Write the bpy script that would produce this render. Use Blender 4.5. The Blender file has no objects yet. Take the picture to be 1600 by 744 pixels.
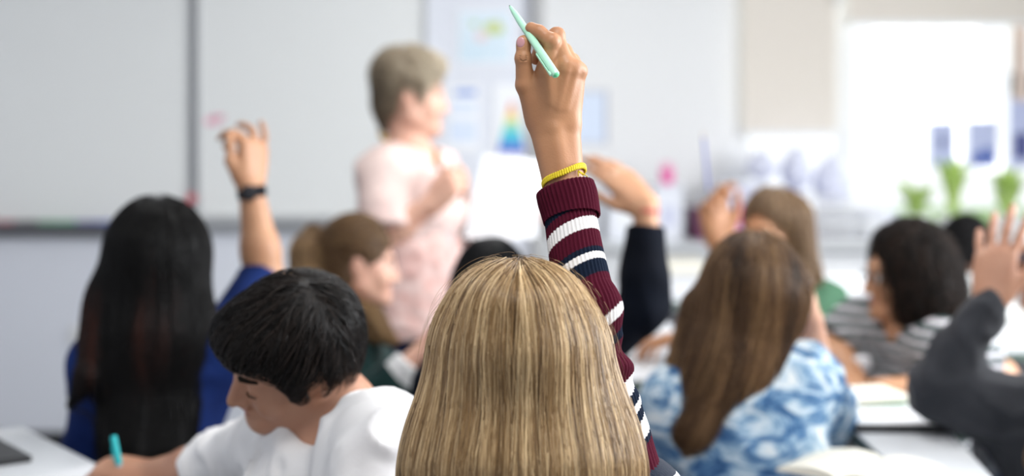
import bpy, math, random
import numpy as np
from mathutils import Vector, Matrix

# ------------------------------------------------------------------ camera, world, light
SC = bpy.context.scene
FP, CZ, HY = 2222.2, 1.42, 200.0          # focal length in pixels, camera height, horizon row
cam_d = bpy.data.cameras.new('camera'); cam = bpy.data.objects.new('camera', cam_d)
SC.collection.objects.link(cam); SC.camera = cam
cam.location = (0, 0, CZ); cam.rotation_euler = (math.pi/2, 0, 0)
cam_d.sensor_width = 36; cam_d.lens = 36*FP/1600; cam_d.shift_y = -(372-HY)/1600
cam_d.dof.use_dof = True; cam_d.dof.focus_distance = 1.69; cam_d.dof.aperture_fstop = 1.9
cam_d.clip_start = 0.02
SC.view_settings.view_transform = 'Standard'; SC.view_settings.look = 'None'
SC.view_settings.gamma = 1; SC.view_settings.use_curve_mapping = False
SC.view_settings.exposure = 0.24
SC.cycles.max_bounces = 7; SC.cycles.diffuse_bounces = 4; SC.cycles.sample_clamp_indirect = 4
SC.cycles.use_denoising = True
W = bpy.data.worlds.new('world'); SC.world = W; W.use_nodes = True
bg = W.node_tree.nodes['Background']; bg.inputs[0].default_value = (0.93, 0.96, 1.0, 1); bg.inputs[1].default_value = 1.15

def area_light(name, loc, rot, sx, sy, power, col=(1, 1, 1), parent=None):
    l = bpy.data.lights.new(name, 'AREA'); l.shape = 'RECTANGLE'; l.size = sx; l.size_y = sy
    l.energy = power; l.color = col
    o = bpy.data.objects.new(name, l); SC.collection.objects.link(o)
    o.location = loc; o.rotation_euler = rot; o.parent = parent
    return o
# daylight entering through the two front windows, plus an unseen side light added at the right wall
area_light('window_daylight', (2.2, 7.6, 1.75), (math.radians(-84), 0, 0), 4.2, 2.4, 66, (0.93, 0.96, 1.0))
area_light('side_daylight', (3.36, 2.6, 1.75), (0, math.radians(80), 0), 1.3, 2.8, 165, (0.94, 0.97, 1.0))

# ------------------------------------------------------------------ helpers
def P(px, py, Y):
    return np.array(((px-800)/FP*Y, Y, CZ-(py-HY)/FP*Y))
def V(*a): return np.array(a, float)
def unit(v): v = np.asarray(v, float); return v/np.linalg.norm(v)
def rot(yaw=0, pitch=0, roll=0):
    m = Matrix.Rotation(math.radians(yaw), 3, 'Z') @ Matrix.Rotation(math.radians(pitch), 3, 'X') @ Matrix.Rotation(math.radians(roll), 3, 'Y')
    return np.array(m)

def tag(o, label=None, cat=None, group=None, kind=None):
    if label: o['label'] = label
    if cat: o['category'] = cat
    if group: o['group'] = group
    if kind: o['kind'] = kind
    return o

def mesh_obj(name, verts, faces, mat=None, parent=None, origin=(0, 0, 0), smooth=True):
    verts = np.asarray(verts, np.float32) - np.asarray(origin, np.float32)
    me = bpy.data.meshes.new(name)
    if isinstance(faces, np.ndarray):
        k = faces.shape[1]; n = len(faces)
        me.vertices.add(len(verts)); me.vertices.foreach_set('co', verts.ravel())
        me.loops.add(n*k); me.loops.foreach_set('vertex_index', faces.astype(np.int32).ravel())
        me.polygons.add(n); me.polygons.foreach_set('loop_start', np.arange(0, n*k, k, dtype=np.int32))
        me.update(calc_edges=True); me.validate()
    else:
        me.from_pydata([tuple(v) for v in verts], [], faces)
    if smooth: me.shade_smooth()
    if mat: me.materials.append(mat)
    o = bpy.data.objects.new(name, me); SC.collection.objects.link(o)
    if parent is None: o.location = origin
    else: o.parent = parent
    return o

def empty(name, loc, label, cat, group=None, rz=0):
    o = bpy.data.objects.new(name, None); SC.collection.objects.link(o)
    o.location = loc; o.rotation_euler = (0, 0, rz); o.empty_display_size = .05
    return tag(o, label, cat, group)

class MB:
    """collects boxes, tubes and prisms into one mesh"""
    def __init__(s): s.v = []; s.f = []
    def add(s, vs, fs):
        n = len(s.v); s.v += [tuple(map(float, v)) for v in vs]; s.f += [tuple(i+n for i in f) for f in fs]; return s
    def box(s, c, d, R=None, bev=0.0):
        c = np.asarray(c, float); h = np.asarray(d, float)/2
        if bev <= 0:
            vs = [V(x*h[0], y*h[1], z*h[2]) for x in (-1, 1) for y in (-1, 1) for z in (-1, 1)]
            fs = [(0, 1, 3, 2), (4, 6, 7, 5), (0, 4, 5, 1), (2, 3, 7, 6), (0, 2, 6, 4), (1, 5, 7, 3)]
        else:
            b = min(bev, *(h*.95)); vs = []; idx = {}
            for x in (-1, 1):
                for y in (-1, 1):
                    for z in (-1, 1):
                        for ax in range(3):
                            w = V(x*(h[0]-b), y*(h[1]-b), z*(h[2]-b)); w[ax] = (x, y, z)[ax]*h[ax]
                            idx[(x, y, z, ax)] = len(vs); vs.append(w)
            I = idx; fs = []
            for ax in range(3):
                for sg in (-1, 1):
                    o = [a for a in range(3) if a != ax]; q = []
                    for (u, w_) in ((-1, -1), (1, -1), (1, 1), (-1, 1)):
                        k = [0, 0, 0]; k[ax] = sg; k[o[0]] = u; k[o[1]] = w_; q.append(I[(*k, ax)])
                    fs.append(tuple(q))
            for ax in range(3):
                o = [a for a in range(3) if a != ax]
                for u in (-1, 1):
                    for w_ in (-1, 1):
                        k1 = [0, 0, 0]; k1[ax] = -1; k1[o[0]] = u; k1[o[1]] = w_
                        k2 = list(k1); k2[ax] = 1
                        fs.append((I[(*k1, o[0])], I[(*k2, o[0])], I[(*k2, o[1])], I[(*k1, o[1])]))
            for x in (-1, 1):
                for y in (-1, 1):
                    for z in (-1, 1): fs.append((I[(x, y, z, 0)], I[(x, y, z, 1)], I[(x, y, z, 2)]))
        if R is not None: vs = [R @ v for v in vs]
        return s.add([v+c for v in vs], fs)
    def tube(s, pts, rad, n=12, caps=True):
        pts = [np.asarray(p, float) for p in pts]
        if not hasattr(rad, '__len__'): rad = [rad]*len(pts)
        vs = []; fs = []; ref = None
        for i, p in enumerate(pts):
            d = unit(pts[min(i+1, len(pts)-1)]-pts[max(i-1, 0)])
            if ref is None: ref = V(0, 0, 1) if abs(d[2]) < .9 else V(1, 0, 0)
            a = unit(np.cross(d, ref)); b = np.cross(a, d); ref = b
            for k in range(n):
                t = 2*math.pi*k/n; vs.append(p+rad[i]*(math.cos(t)*a+math.sin(t)*b))
        for i in range(len(pts)-1):
            for k in range(n): fs.append((i*n+k, i*n+(k+1) % n, (i+1)*n+(k+1) % n, (i+1)*n+k))
        if caps: fs += [tuple(range(n))[::-1], tuple((len(pts)-1)*n+k for k in range(n))]
        return s.add(vs, fs)
    def prism(s, poly, z0, z1):
        n = len(poly); vs = [(x, y, z0) for x, y in poly]+[(x, y, z1) for x, y in poly]
        fs = [tuple(range(n))[::-1], tuple(range(n, 2*n))]+[(i, (i+1) % n, n+(i+1) % n, n+i) for i in range(n)]
        return s.add(vs, fs)
    def ball(s, c, r, n=12, R=None):
        r = np.asarray(r if hasattr(r, '__len__') else (r, r, r), float); vs = []; fs = []; m = n//2
        for i in range(m+1):
            ph = math.pi*i/m
            for k in range(n):
                t = 2*math.pi*k/n; v = V(math.sin(ph)*math.cos(t), math.sin(ph)*math.sin(t), math.cos(ph))*r
                if R is not None: v = R @ v
                vs.append(v+np.asarray(c))
        for i in range(m):
            for k in range(n): fs.append((i*n+k, (i+1)*n+k, (i+1)*n+(k+1) % n, i*n+(k+1) % n))
        return s.add(vs, fs)
    def build(s, name, mat, parent=None, origin=(0, 0, 0), smooth=False):
        o = mesh_obj(name, s.v, s.f, mat, parent, origin, smooth)
        if smooth: o.data.set_sharp_from_angle(angle=math.radians(38))
        return o

# ------------------------------------------------------------------ materials
def mat(name, col, rough=.6, metal=0, bump=0, bscale=200, noise=None, nscale=8, sss=0, coat=0, alpha=1, trans=0, emit=0, sheen=0, detail=4):
    m = bpy.data.materials.new(name); m.use_nodes = True; nt = m.node_tree; N = nt.nodes; L = nt.links
    b = N['Principled BSDF']; b.inputs['Base Color'].default_value = (*col, 1)
    b.inputs['Roughness'].default_value = rough; b.inputs['Metallic'].default_value = metal
    if rough >= .8: b.inputs['Specular IOR Level'].default_value = .12
    tc = N.new('ShaderNodeTexCoord')
    if noise is not None:
        n = N.new('ShaderNodeTexNoise'); n.inputs['Scale'].default_value = nscale; n.inputs['Detail'].default_value = detail
        r = N.new('ShaderNodeValToRGB'); r.color_ramp.elements[0].position = .35; r.color_ramp.elements[1].position = .65
        r.color_ramp.elements[0].color = (*noise, 1); r.color_ramp.elements[1].color = (*col, 1)
        L.new(tc.outputs['Object'], n.inputs['Vector']); L.new(n.outputs[0], r.inputs[0]); L.new(r.outputs[0], b.inputs['Base Color'])
    if bump:
        n2 = N.new('ShaderNodeTexNoise'); n2.inputs['Scale'].default_value = bscale; n2.inputs['Detail'].default_value = 3
        bp = N.new('ShaderNodeBump'); bp.inputs['Strength'].default_value = bump; bp.inputs['Distance'].default_value = .002
        L.new(tc.outputs['Object'], n2.inputs['Vector']); L.new(n2.outputs[0], bp.inputs['Height']); L.new(bp.outputs[0], b.inputs['Normal'])
    if sss:
        b.inputs['Subsurface Weight'].default_value = sss; b.inputs['Subsurface Radius'].default_value = (1, .35, .2)
        b.inputs['Subsurface Scale'].default_value = .006
    if coat: b.inputs['Coat Weight'].default_value = coat
    if sheen: b.inputs['Sheen Weight'].default_value = sheen
    if trans: b.inputs['Transmission Weight'].default_value = trans
    if alpha < 1: b.inputs['Alpha'].default_value = alpha
    if emit: b.inputs['Emission Color'].default_value = (*col, 1); b.inputs['Emission Strength'].default_value = emit
    return m

def hair_mat(name, c0, c1, c2, rough=.42, spec=.5):
    m = bpy.data.materials.new(name); m.use_nodes = True; nt = m.node_tree; N = nt.nodes; L = nt.links
    b = N['Principled BSDF']; a = N.new('ShaderNodeAttribute'); a.attribute_name = 'tint'
    r = N.new('ShaderNodeValToRGB'); e = r.color_ramp.elements
    e[0].color = (*c0, 1); e[1].color = (*c2, 1); x = e.new(.5); x.color = (*c1, 1)
    L.new(a.outputs['Fac'], r.inputs[0]); L.new(r.outputs[0], b.inputs['Base Color'])
    b.inputs['Roughness'].default_value = rough; b.inputs['Specular IOR Level'].default_value = spec
    return m

# ------------------------------------------------------------------ signed distance modelling
def smin(a, b, k):
    if k <= 0: return np.minimum(a, b)
    h = np.maximum(k-np.abs(a-b), 0)/k
    return np.minimum(a, b)-h*h*k*.25
class Field:
    def __init__(s): s.p = []; s.fold = None
    def cone(s, a, b, ra, rb, k=.01, flat=None, capb=False, op='u'):
        a = np.asarray(a, float); b = np.asarray(b, float); m = max(ra, rb)
        if flat is not None: flat = (unit(flat[0]), float(flat[1])); m *= max(1, flat[1])
        lo = np.minimum(a, b)-m; hi = np.maximum(a, b)+m
        s.p.append(('c', (a, b, ra, rb, flat, capb), k, op, lo, hi)); return s
    def chain(s, pts, rads, k=.01, **kw):
        for i in range(len(pts)-1): s.cone(pts[i], pts[i+1], rads[i], rads[i+1], k, **kw)
        return s
    def ell(s, c, r, R=None, k=.01, op='u'):
        c = np.asarray(c, float); r = np.asarray(r if hasattr(r, '__len__') else (r, r, r), float); m = r.max()
        s.p.append(('e', (c, r, None if R is None else np.asarray(R)), k, op, c-m, c+m)); return s
    @staticmethod
    def dist(kind, q, X, Y, Z):
        if kind == 'c':
            a, b, ra, rb, flat, capb = q; d = b-a; L2 = max(float(d@d), 1e-12)
            x, y, z = X-a[0], Y-a[1], Z-a[2]; tt = (x*d[0]+y*d[1]+z*d[2])/L2; t = np.clip(tt, 0, 1)
            x = x-t*d[0]; y = y-t*d[1]; z = z-t*d[2]
            if flat is None: D = np.sqrt(x*x+y*y+z*z)-(ra+(rb-ra)*t)
            else:
                n, sc = flat; w = x*n[0]+y*n[1]+z*n[2]; D = np.sqrt(np.maximum(x*x+y*y+z*z-w*w, 0)+(w/sc)**2)-(ra+(rb-ra)*t)
                D = D*min(1, sc)
            if capb: D = np.maximum(D, (tt-1)*math.sqrt(L2))
            return D
        c, r, R = q; x, y, z = X-c[0], Y-c[1], Z-c[2]
        if R is not None: x, y, z = (R[0, 0]*x+R[1, 0]*y+R[2, 0]*z, R[0, 1]*x+R[1, 1]*y+R[2, 1]*z, R[0, 2]*x+R[1, 2]*y+R[2, 2]*z)
        k0 = np.sqrt((x/r[0])**2+(y/r[1])**2+(z/r[2])**2); k1 = np.sqrt((x/r[0]**2)**2+(y/r[1]**2)**2+(z/r[2]**2)**2)
        return k0*(k0-1)/np.maximum(k1, 1e-9)
    def eval(s, p):
        X, Y, Z = p[:, 0], p[:, 1], p[:, 2]; f = np.full(len(p), 1.0)
        for kind, q, k, op, lo, hi in s.p:
            d = s.dist(kind, q, X, Y, Z)
            f = smin(f, d, k) if op == 'u' else -smin(-f, d, k)
        return f
    def grad(s, p, e=.002):
        g = np.stack([s.eval(p+np.eye(3)[i]*e)-s.eval(p-np.eye(3)[i]*e) for i in range(3)], 1)
        return g/np.maximum(np.linalg.norm(g, axis=1, keepdims=True), 1e-9)
    def polygonize(s, h):
        un = [q for q in s.p if q[3] == 'u']
        lo = np.min([q[4] for q in un], 0)-4*h; hi = np.max([q[5] for q in un], 0)+4*h
        n = np.ceil((hi-lo)/h).astype(int)+1
        ax = [(lo[i]+h*np.arange(n[i])).astype(np.float32) for i in range(3)]
        f = np.full(tuple(n), 1.0, np.float32)
        for kind, q, k, op, l, u in s.p:
            mg = max(k*1.2, 3*h)+h
            i0 = np.clip(((l-mg-lo)/h).astype(int), 0, n); i1 = np.clip(((u+mg-lo)/h).astype(int)+2, 0, n)
            if (i1 <= i0).any(): continue
            sl = tuple(slice(i0[i], i1[i]) for i in range(3))
            d = s.dist(kind, q, ax[0][sl[0]][:, None, None], ax[1][sl[1]][None, :, None], ax[2][sl[2]][None, None, :])
            f[sl] = smin(f[sl], d, k) if op == 'u' else -smin(-f[sl], d, k)
        if s.fold is not None:
            idx = np.nonzero(np.abs(f) < 4*h+.01); pts = np.stack([ax[i][idx[i]] for i in range(3)], 1)
            f[idx] += s.fold(pts).astype(np.float32)
        return surface_nets(f, lo, h)
def surface_nets(f, lo, h):
    ins = f < 0; c = ins[:-1, :-1, :-1].astype(np.int8)
    n = np.array(f.shape)-1; cnt = np.zeros(tuple(n), np.int8)
    offs = [(i, j, k) for i in (0, 1) for j in (0, 1) for k in (0, 1)]
    for i, j, k in offs: cnt += ins[i:i+n[0], j:j+n[1], k:k+n[2]]
    act = (cnt > 0) & (cnt < 8); I = np.stack(np.nonzero(act), 1); idx = -np.ones(tuple(n), np.int32); idx[act] = np.arange(len(I))
    vals = {o: f[I[:, 0]+o[0], I[:, 1]+o[1], I[:, 2]+o[2]] for o in offs}
    acc = np.zeros((len(I), 3)); w = np.zeros(len(I))
    for o in offs:
        for a in range(3):
            if o[a]: continue
            o2 = list(o); o2[a] = 1; v0 = vals[o]; v1 = vals[tuple(o2)]; m = (v0 < 0) != (v1 < 0)
            t = np.where(m, v0/np.where(m, v0-v1, 1), 0); p = np.zeros((len(I), 3)); p[:] = o; p[:, a] = t
            acc[m] += p[m]; w[m] += 1
    verts = lo+h*(I+acc/w[:, None]); faces = []
    for a in range(3):
        b, c_ = (a+1) % 3, (a+2) % 3
        s0 = [slice(None)]*3; s1 = [slice(None)]*3; s0[a] = slice(0, -1); s1[a] = slice(1, None)
        A = ins[tuple(s0)]; B = ins[tuple(s1)]; E = np.stack(np.nonzero(A != B), 1)
        ok = (E[:, b] > 0) & (E[:, c_] > 0) & (E[:, b] < n[b]) & (E[:, c_] < n[c_]); E = E[ok]
        fl = A[E[:, 0], E[:, 1], E[:, 2]]
        def at(db, dc):
            q = E.copy(); q[:, b] += db; q[:, c_] += dc; return idx[q[:, 0], q[:, 1], q[:, 2]]
        q = np.stack([at(-1, -1), at(0, -1), at(0, 0), at(-1, 0)], 1); q[~fl] = q[~fl][:, ::-1]; faces.append(q)
    return verts, np.concatenate(faces)
def field_obj(name, F, h, m, parent=None, origin=(0, 0, 0)):
    v, f = F.polygonize(h); return mesh_obj(name, v, f, m, parent, origin)
def folds(amp, freq, seed=0, stretch=(1, 1, 1)):
    rs = np.random.RandomState(seed); K = rs.normal(size=(7, 3)); K = K/np.linalg.norm(K, axis=1, keepdims=True)*freq*rs.uniform(.6, 1.6, (7, 1))*np.array(stretch); ph = rs.uniform(0, 6.3, 7)
    def fn(p):
        w = p+.012*np.sin(p[:, [1, 2, 0]]*freq*.6+ph[:3])
        s = sum(np.sin(w@K[i]+ph[i]) for i in range(7))
        return -amp*np.clip(1-np.abs(s)/2.2, 0, 1)
    return fn

# ------------------------------------------------------------------ hair strands that follow a volume
def strands(name, F, starts, g, steps, seg, m, parent, origin, depth=(-.012, .002), rad=.0004, tint=None, jit=.15, seed=1, curl=0, taper=.3, noise_amp=0.0):
    rs = np.random.RandomState(seed); n = len(starts); p = starts.copy(); dl = rs.uniform(depth[0], depth[1], n)
    L = np.empty((n, steps, 3)); jv = rs.normal(size=(n, 3))*jit; prev = None
    segs = seg*rs.uniform(.7, 1.15, n); ph = rs.uniform(0, 6.3, n); fr = rs.uniform(.7, 1.4, n)
    for i in range(steps):
        gr = F.grad(p); d = F.eval(p); p = p-gr*((d-dl)*.8)[:, None]; L[:, i] = p
        v = g(p)+jv; v = v-gr*np.sum(v*gr, 1)[:, None]*.93
        if curl: v = v+curl*(np.sin(ph+i*fr)[:, None]*np.cross(gr, v)+np.cos(ph+i*fr)[:, None]*gr)
        v /= np.maximum(np.linalg.norm(v, axis=1, keepdims=True), 1e-6)
        if prev is not None: v = .55*v+.45*prev; v /= np.linalg.norm(v, axis=1, keepdims=True)
        prev = v; p = p+v*segs[:, None]
    if noise_amp: L += noise_amp*np.sin(L[:, :, [2, 0, 1]]*40+ph[:, None, None])
    cu = bpy.data.hair_curves.new(name); cu.add_curves([steps]*n)
    cu.attributes['position'].data.foreach_set('vector', (L-np.asarray(origin)).astype(np.float32).ravel())
    r = np.tile(rad*np.linspace(1, taper, steps), n)*np.repeat(rs.uniform(.7, 1.3, n), steps)
    ra = cu.attributes.get('radius') or cu.attributes.new('radius', 'FLOAT', 'POINT'); ra.data.foreach_set('value', r.astype(np.float32))
    t = tint(starts, rs) if tint else rs.uniform(0, 1, n)
    if t.ndim == 1: t = np.repeat(t, steps)
    ta = cu.attributes.new('tint', 'FLOAT', 'POINT'); ta.data.foreach_set('value', np.clip(t.ravel(), 0, 1).astype(np.float32))
    cu.materials.append(m); o = bpy.data.objects.new(name, cu); SC.collection.objects.link(o); o.parent = parent
    return o
def surf_starts(F, n, keep, seed=0, h=.008):
    v, f = F.polygonize(h); v = v[keep(v)]; rs = np.random.RandomState(seed)
    return v[rs.randint(0, len(v), n)]+rs.normal(size=(n, 3))*.003
def clump_tint(c, fr=18, amp=.5, lo=.5, rnd=.15, up=0.0):
    def fn(s, rs):
        a = np.arctan2(s[:, 0]-c[0], -(s[:, 1]-c[1])); z = s[:, 2]-c[2]
        t = lo+amp*.5*(np.sin(a*fr+1)+np.sin(a*fr*1.73+z*9)+.6*np.sin(a*fr*3.1+2))+up*z
        return t+rs.normal(size=len(s))*rnd
    return fn
# ------------------------------------------------------------------ the room
YL, YR, XS = 6.0, 7.0, 0.12        # whiteboard wall, window wall, and where the wall steps back
XL, XR, YB, HC = -3.3, 3.4, -2.2, 2.8
wall_m = mat('wall_paint', (.72, .74, .80), .75, bump=.15, bscale=60)
wallw_m = mat('wall_white', (.80, .80, .80), .75, bump=.15, bscale=60)
def structure(name, mb, m, parent=None): return tag(mb.build(name, m, parent), kind='structure')
structure('floor', MB().box((0.05, 2.5, -.05), (7.2, 10, .1)), mat('floor_vinyl', (.30, .31, .33), .45, noise=(.26, .27, .29), nscale=30))
structure('ceiling', MB().box((0.05, 2.5, HC+.05), (7.2, 10, .1)), mat('ceiling_tile', (.8, .8, .79), .9, bump=.3, bscale=90))
structure('wall_front', MB().box(((XL+XS)/2, YL+.06, HC/2), (XS-XL, .12, HC)), wall_m)
structure('wall_return', MB().box((XS-.06, (YL+YR)/2+.06, HC/2), (.12, YR-YL, HC)), wallw_m)
structure('wall_left', MB().box((XL-.06, 2, HC/2), (.12, 8.6, HC)), wall_m)
structure('wall_right', MB().box((XR+.06, 2.5, .5), (.12, 9.6, 1.0)).box((XR+.06, 2.5, (2.45+HC)/2), (.12, 9.6, HC-2.45)).box((XR+.06, -.65, 1.725), (.12, 3.3, 1.45)).box((XR+.06, 5.75, 1.725), (.12, 3.1, 1.45)), wallw_m)
mb = MB()
for y in (1.03, 2.6, 4.17): mb.box((XR+.05, y, 1.725), (.05, .06, 1.45), bev=.004)
for z in (1.03, 2.42): mb.box((XR+.05, 2.6, z), (.05, 3.2, .06), bev=.004)
structure('window_3', mb, mat('side_window_frame', (.78, .78, .78), .4))  # unseen window, added to give the side light an opening
structure('wall_back', MB().box((0, YB-.06, HC/2), (7, .12, HC)), wallw_m)
# window wall: solid panels round two openings
w1 = (P(1160, 0, YR)[0], P(1312, 0, YR)[0]); w2 = (P(1322, 0, YR)[0], P(1600, 0, YR)[0]+.35)
ZS, ZT = CZ-(392-HY)/FP*YR, 2.35    # sill and head heights
mb = MB()
mb.box(((XS+w1[0])/2, YR+.08, HC/2), (w1[0]-XS, .16, HC)).box(((w1[1]+w2[0])/2, YR+.08, HC/2), (w2[0]-w1[1], .16, HC))
mb.box(((w2[1]+XR)/2, YR+.08, HC/2), (XR-w2[1], .16, HC))
for a, b in (w1, w2):
    mb.box(((a+b)/2, YR+.08, ZS/2), (b-a, .16, ZS)).box(((a+b)/2, YR+.08, (ZT+HC)/2), (b-a, .16, HC-ZT))
structure('wall_window_side', mb, wallw_m)
frame_m = mat('window_frame_white', (.78, .78, .78), .4)
glass_m = mat('window_glass', (1, 1, 1), .02, trans=1.0); 
def thin_glass(m):
    N = m.node_tree.nodes; L = m.node_tree.links; N.clear()
    o = N.new('ShaderNodeOutputMaterial'); t = N.new('ShaderNodeBsdfTransparent'); g = N.new('ShaderNodeBsdfGlossy'); x = N.new('ShaderNodeMixShader')
    g.inputs['Roughness'].default_value = .02; x.inputs[0].default_value = .06
    L.new(t.outputs[0], x.inputs[1]); L.new(g.outputs[0], x.inputs[2]); L.new(x.outputs[0], o.inputs[0])
thin_glass(glass_m)
for i, (a, b) in enumerate((w1, w2)):
    mb = MB(); t = .035
    mb.box((a+t/2, YR+.03, (ZS+ZT)/2), (t, .05, ZT-ZS), bev=.004).box((b-t/2, YR+.03, (ZS+ZT)/2), (t, .05, ZT-ZS), bev=.004)
    mb.box(((a+b)/2, YR+.03, ZS+t/2), (b-a, .05, t), bev=.004).box(((a+b)/2, YR+.03, ZT-t/2), (b-a, .05, t), bev=.004)
    if i: mb.box((P(1583, 0, YR)[0], YR+.03, (ZS+ZT)/2), (.03, .05, ZT-ZS), bev=.004)
    w = structure('window_%d' % (i+1), mb, frame_m)
    structure('window_glass', MB().box(((a+b)/2, YR+.035, (ZS+ZT)/2), (b-a, .004, ZT-ZS)), glass_m, w)
    structure('window_sill', MB().box(((a+b)/2, YR-.01, ZS-.0125), (b-a+.06, .1, .025), bev=.006), frame_m, w)
base_m = mat('baseboard_black', (.012, .012, .014), .5)
structure('baseboard_front', MB().box(((XL+XS)/2, YL-.008, .07), (XS-XL, .016, .14), bev=.003), base_m)
structure('baseboard_left', MB().box((XL+.008, 2, .07), (.016, 8, .14), bev=.003), base_m)
structure('trim_1', MB().box((P(845, 0, YL)[0]-.01, YL-.02, HC/2), (.05, .04, HC), bev=.005), mat('corner_post_grey', (.42, .42, .42), .5))

# outside: pale hedge/ground far beyond the windows
lawn = mat('lawn', (.35, .5, .2), .9, noise=(.22, .4, .12), nscale=2)
structure('ground_outside', MB().box((2, 17, -.1), (30, 19, .1)), lawn)

# whiteboards
board_m = mat('whiteboard_enamel', (.78, .79, .78), .22)
alu = mat('aluminium_trim', (.55, .56, .57), .35, metal=.7); dark_alu = mat('dark_trim', (.16, .16, .17), .4, metal=.3)
def board(xa, xb, ya, yb, label, frame, tray_dark):
    a = P(xa, yb, YL); b = P(xb, ya, YL); cx = (a[0]+b[0])/2; wd = b[0]-a[0]; z0, z1 = a[2], b[2]; cz = (z0+z1)/2
    r = empty('whiteboard', (cx, YL, z0), label, 'whiteboard', 'whiteboards on the front wall'); o = (cx, YL, z0)
    MB().box((cx, YL-.012, cz), (wd-.02, .016, z1-z0-.02)).build('writing_surface', board_m, r, o)
    f = MB(); t = .022
    for x in (a[0]+t/2, b[0]-t/2): f.box((x, YL-.014, cz), (t, .028, z1-z0), bev=.004)
    for z in (z0+t/2, z1-t/2): f.box((cx, YL-.014, z), (wd, .028, t), bev=.004)
    f.build('frame', frame, r, o)
    tr = MB().box((cx, YL-.055, z0-.008), (wd-.04, .085, .012), bev=.004).box((cx, YL-.094, z0+.002), (wd-.04, .008, .02), bev=.003)
    tr.box((cx, YL-.018, z0-.03), (wd-.04, .03, .04), bev=.004)
    tr.build('pen_tray', dark_alu if tray_dark else alu, r, o)
    return r
board(-330, 302.6, -90, 352, 'wide white whiteboard with a dark pen tray holding markers', alu, True)
board(307.6, 668, -90, 345, 'white whiteboard behind the teacher with a pink scribble on it', alu, False)
# dark joint post between the boards
p = P(305, 0, YL); tag(MB().box((p[0], YL-.02, 1.7), (.012, .030, 1.42), bev=.003).build('joint_post', dark_alu), 'thin dark vertical strip between the two whiteboards', 'trim')
# pink scribble (dry marker loops on the board)
pink = mat('pink_marker', (.9, .35, .5), .6); mb = MB(); c = P(337, 187, YL)
pts = [(c[0]+.035*math.cos(t*1.0)*(1-.1*math.sin(t*3)), YL-.021, c[2]+.018*math.sin(t*1.13+.4)) for t in np.linspace(0, 22, 120)]
mb.tube(pts, .0028, 5); tag(mb.build('marker_scribble', pink, smooth=True), 'small pink marker scribble on the whiteboard', 'scribble')
c = P(303, 309, YL); tag(MB().tube([(c[0], YL-.045, c[2]), (c[0], YL-.052, c[2]), (c[0], YL-.056, c[2])], [.018, .018, .013], 20).build('magnet', mat('red_magnet', (.75, .05, .08), .4), smooth=True), 'round red magnet on the strip between the boards', 'magnet')
zt = P(0, 352, YL)[2]+.004
for (x, col, nm) in ((72, (.04, .30, .12), 'green'), (104, (.03, .33, .16), 'emerald green'), (136, (.05, .07, .32), 'blue'), (158, (.05, .10, .42), 'royal blue'), (8, (.35, .03, .06), 'red'), (45, (.02, .02, .02), 'black')):
    c = P(x, 0, YL)[0]; y = YL-.066; r = empty('marker_pen', (c, y, zt), '%s marker lying on the whiteboard pen tray' % nm, 'marker', 'markers on the pen tray'); o = (c, y, zt); m = mat('marker_'+nm.replace(' ', '_'), col, .4)
    MB().tube([(c-.06, y, zt+.010), (c-.058, y, zt+.010), (c+.022, y, zt+.010)], [.007, .0095, .0095], 12).build('barrel', m, r, o, True)
    MB().tube([(c+.018, y, zt+.0105), (c+.06, y, zt+.0105), (c+.064, y, zt+.0105)], [.0105, .0105, .006], 12).build('cap', m, r, o, True)
c = P(130, 524, YL); r = empty('wall_socket', (c[0], YL, c[2]), 'white twin wall socket low on the wall behind the navy shirt', 'socket')
MB().box((c[0], YL-.006, c[2]), (.085*1.3, .012, .085), bev=.004).build('face_plate', frame_m, r, (c[0], YL, c[2]))
for s_ in (-.025, .025): MB().box((c[0]+s_, YL-.013, c[2]+.02), (.012, .006, .02), bev=.001).build('switch', frame_m, r, (c[0], YL, c[2]))

# papers and posters on the wall
paper_m = mat('paper_white', (.86, .87, .89), .8)
def sheet(name, x0, y0, x1, y1, Y, m, label, cat, parts=(), group=None, t=.003, rz=0):
    a = P(x0, y1, Y); b = P(x1, y0, Y); c = (a+b)/2
    r = MB().box((0, -t/2, 0), (b[0]-a[0], t, b[2]-a[2])).build(name, m); r.location = (c[0], Y, c[2]); r.rotation_euler = (0, rz, 0)
    for i, (nm, pm, poly) in enumerate(parts):
        vs = [(( (px-800)/FP*Y)-c[0], -t-.0006-.0003*i, (CZ-(py-HY)/FP*Y)-c[2]) for px, py in poly]; n = len(vs)
        v2 = [(x, y+.0008, z) for x, y, z in vs]
        fs = [tuple(range(n)), tuple(range(2*n-1, n-1, -1))]+[(k, k+n, (k+1) % n+n, (k+1) % n) for k in range(n)]
        o = mesh_obj(nm, vs+v2, fs, pm, r, smooth=False)
    return tag(r, label, cat, group)
def rect(x0, y0, x1, y1): return [(x0, y0), (x0, y1), (x1, y1), (x1, y0)]
mapsea = mat('map_sea', (.62, .75, .84), .6, noise=(.70, .79, .86), nscale=6); land = mat('map_land', (.42, .62, .25), .7, noise=(.72, .66, .30), nscale=25)
landp = mat('map_land_pink', (.80, .62, .62), .7)
def blob(cx, cy, rx, ry, n=14, s=0):
    rs = random.Random(s); return [(cx+rx*math.cos(t)*rs.uniform(.75, 1.1), cy-ry*math.sin(t)*rs.uniform(.75, 1.1)) for t in [6.283*k/n for k in range(n)]][::-1]
sheet('wall_map', 714, 16, 801, 100, YL, paper_m, 'pale blue wall map with green land on it', 'map', [('sea', mapsea, rect(717, 19, 798, 97)), ('land', land, blob(772, 44, 17, 12, 16, 3)), ('island', landp, blob(752, 58, 10, 8, 12, 5)), ('peninsula', land, blob(741, 38, 6, 5, 10, 9))])
bluep = mat('poster_blue', (.20, .32, .68), .6); pale = mat('poster_pale_blue', (.68, .76, .90), .7)
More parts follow.
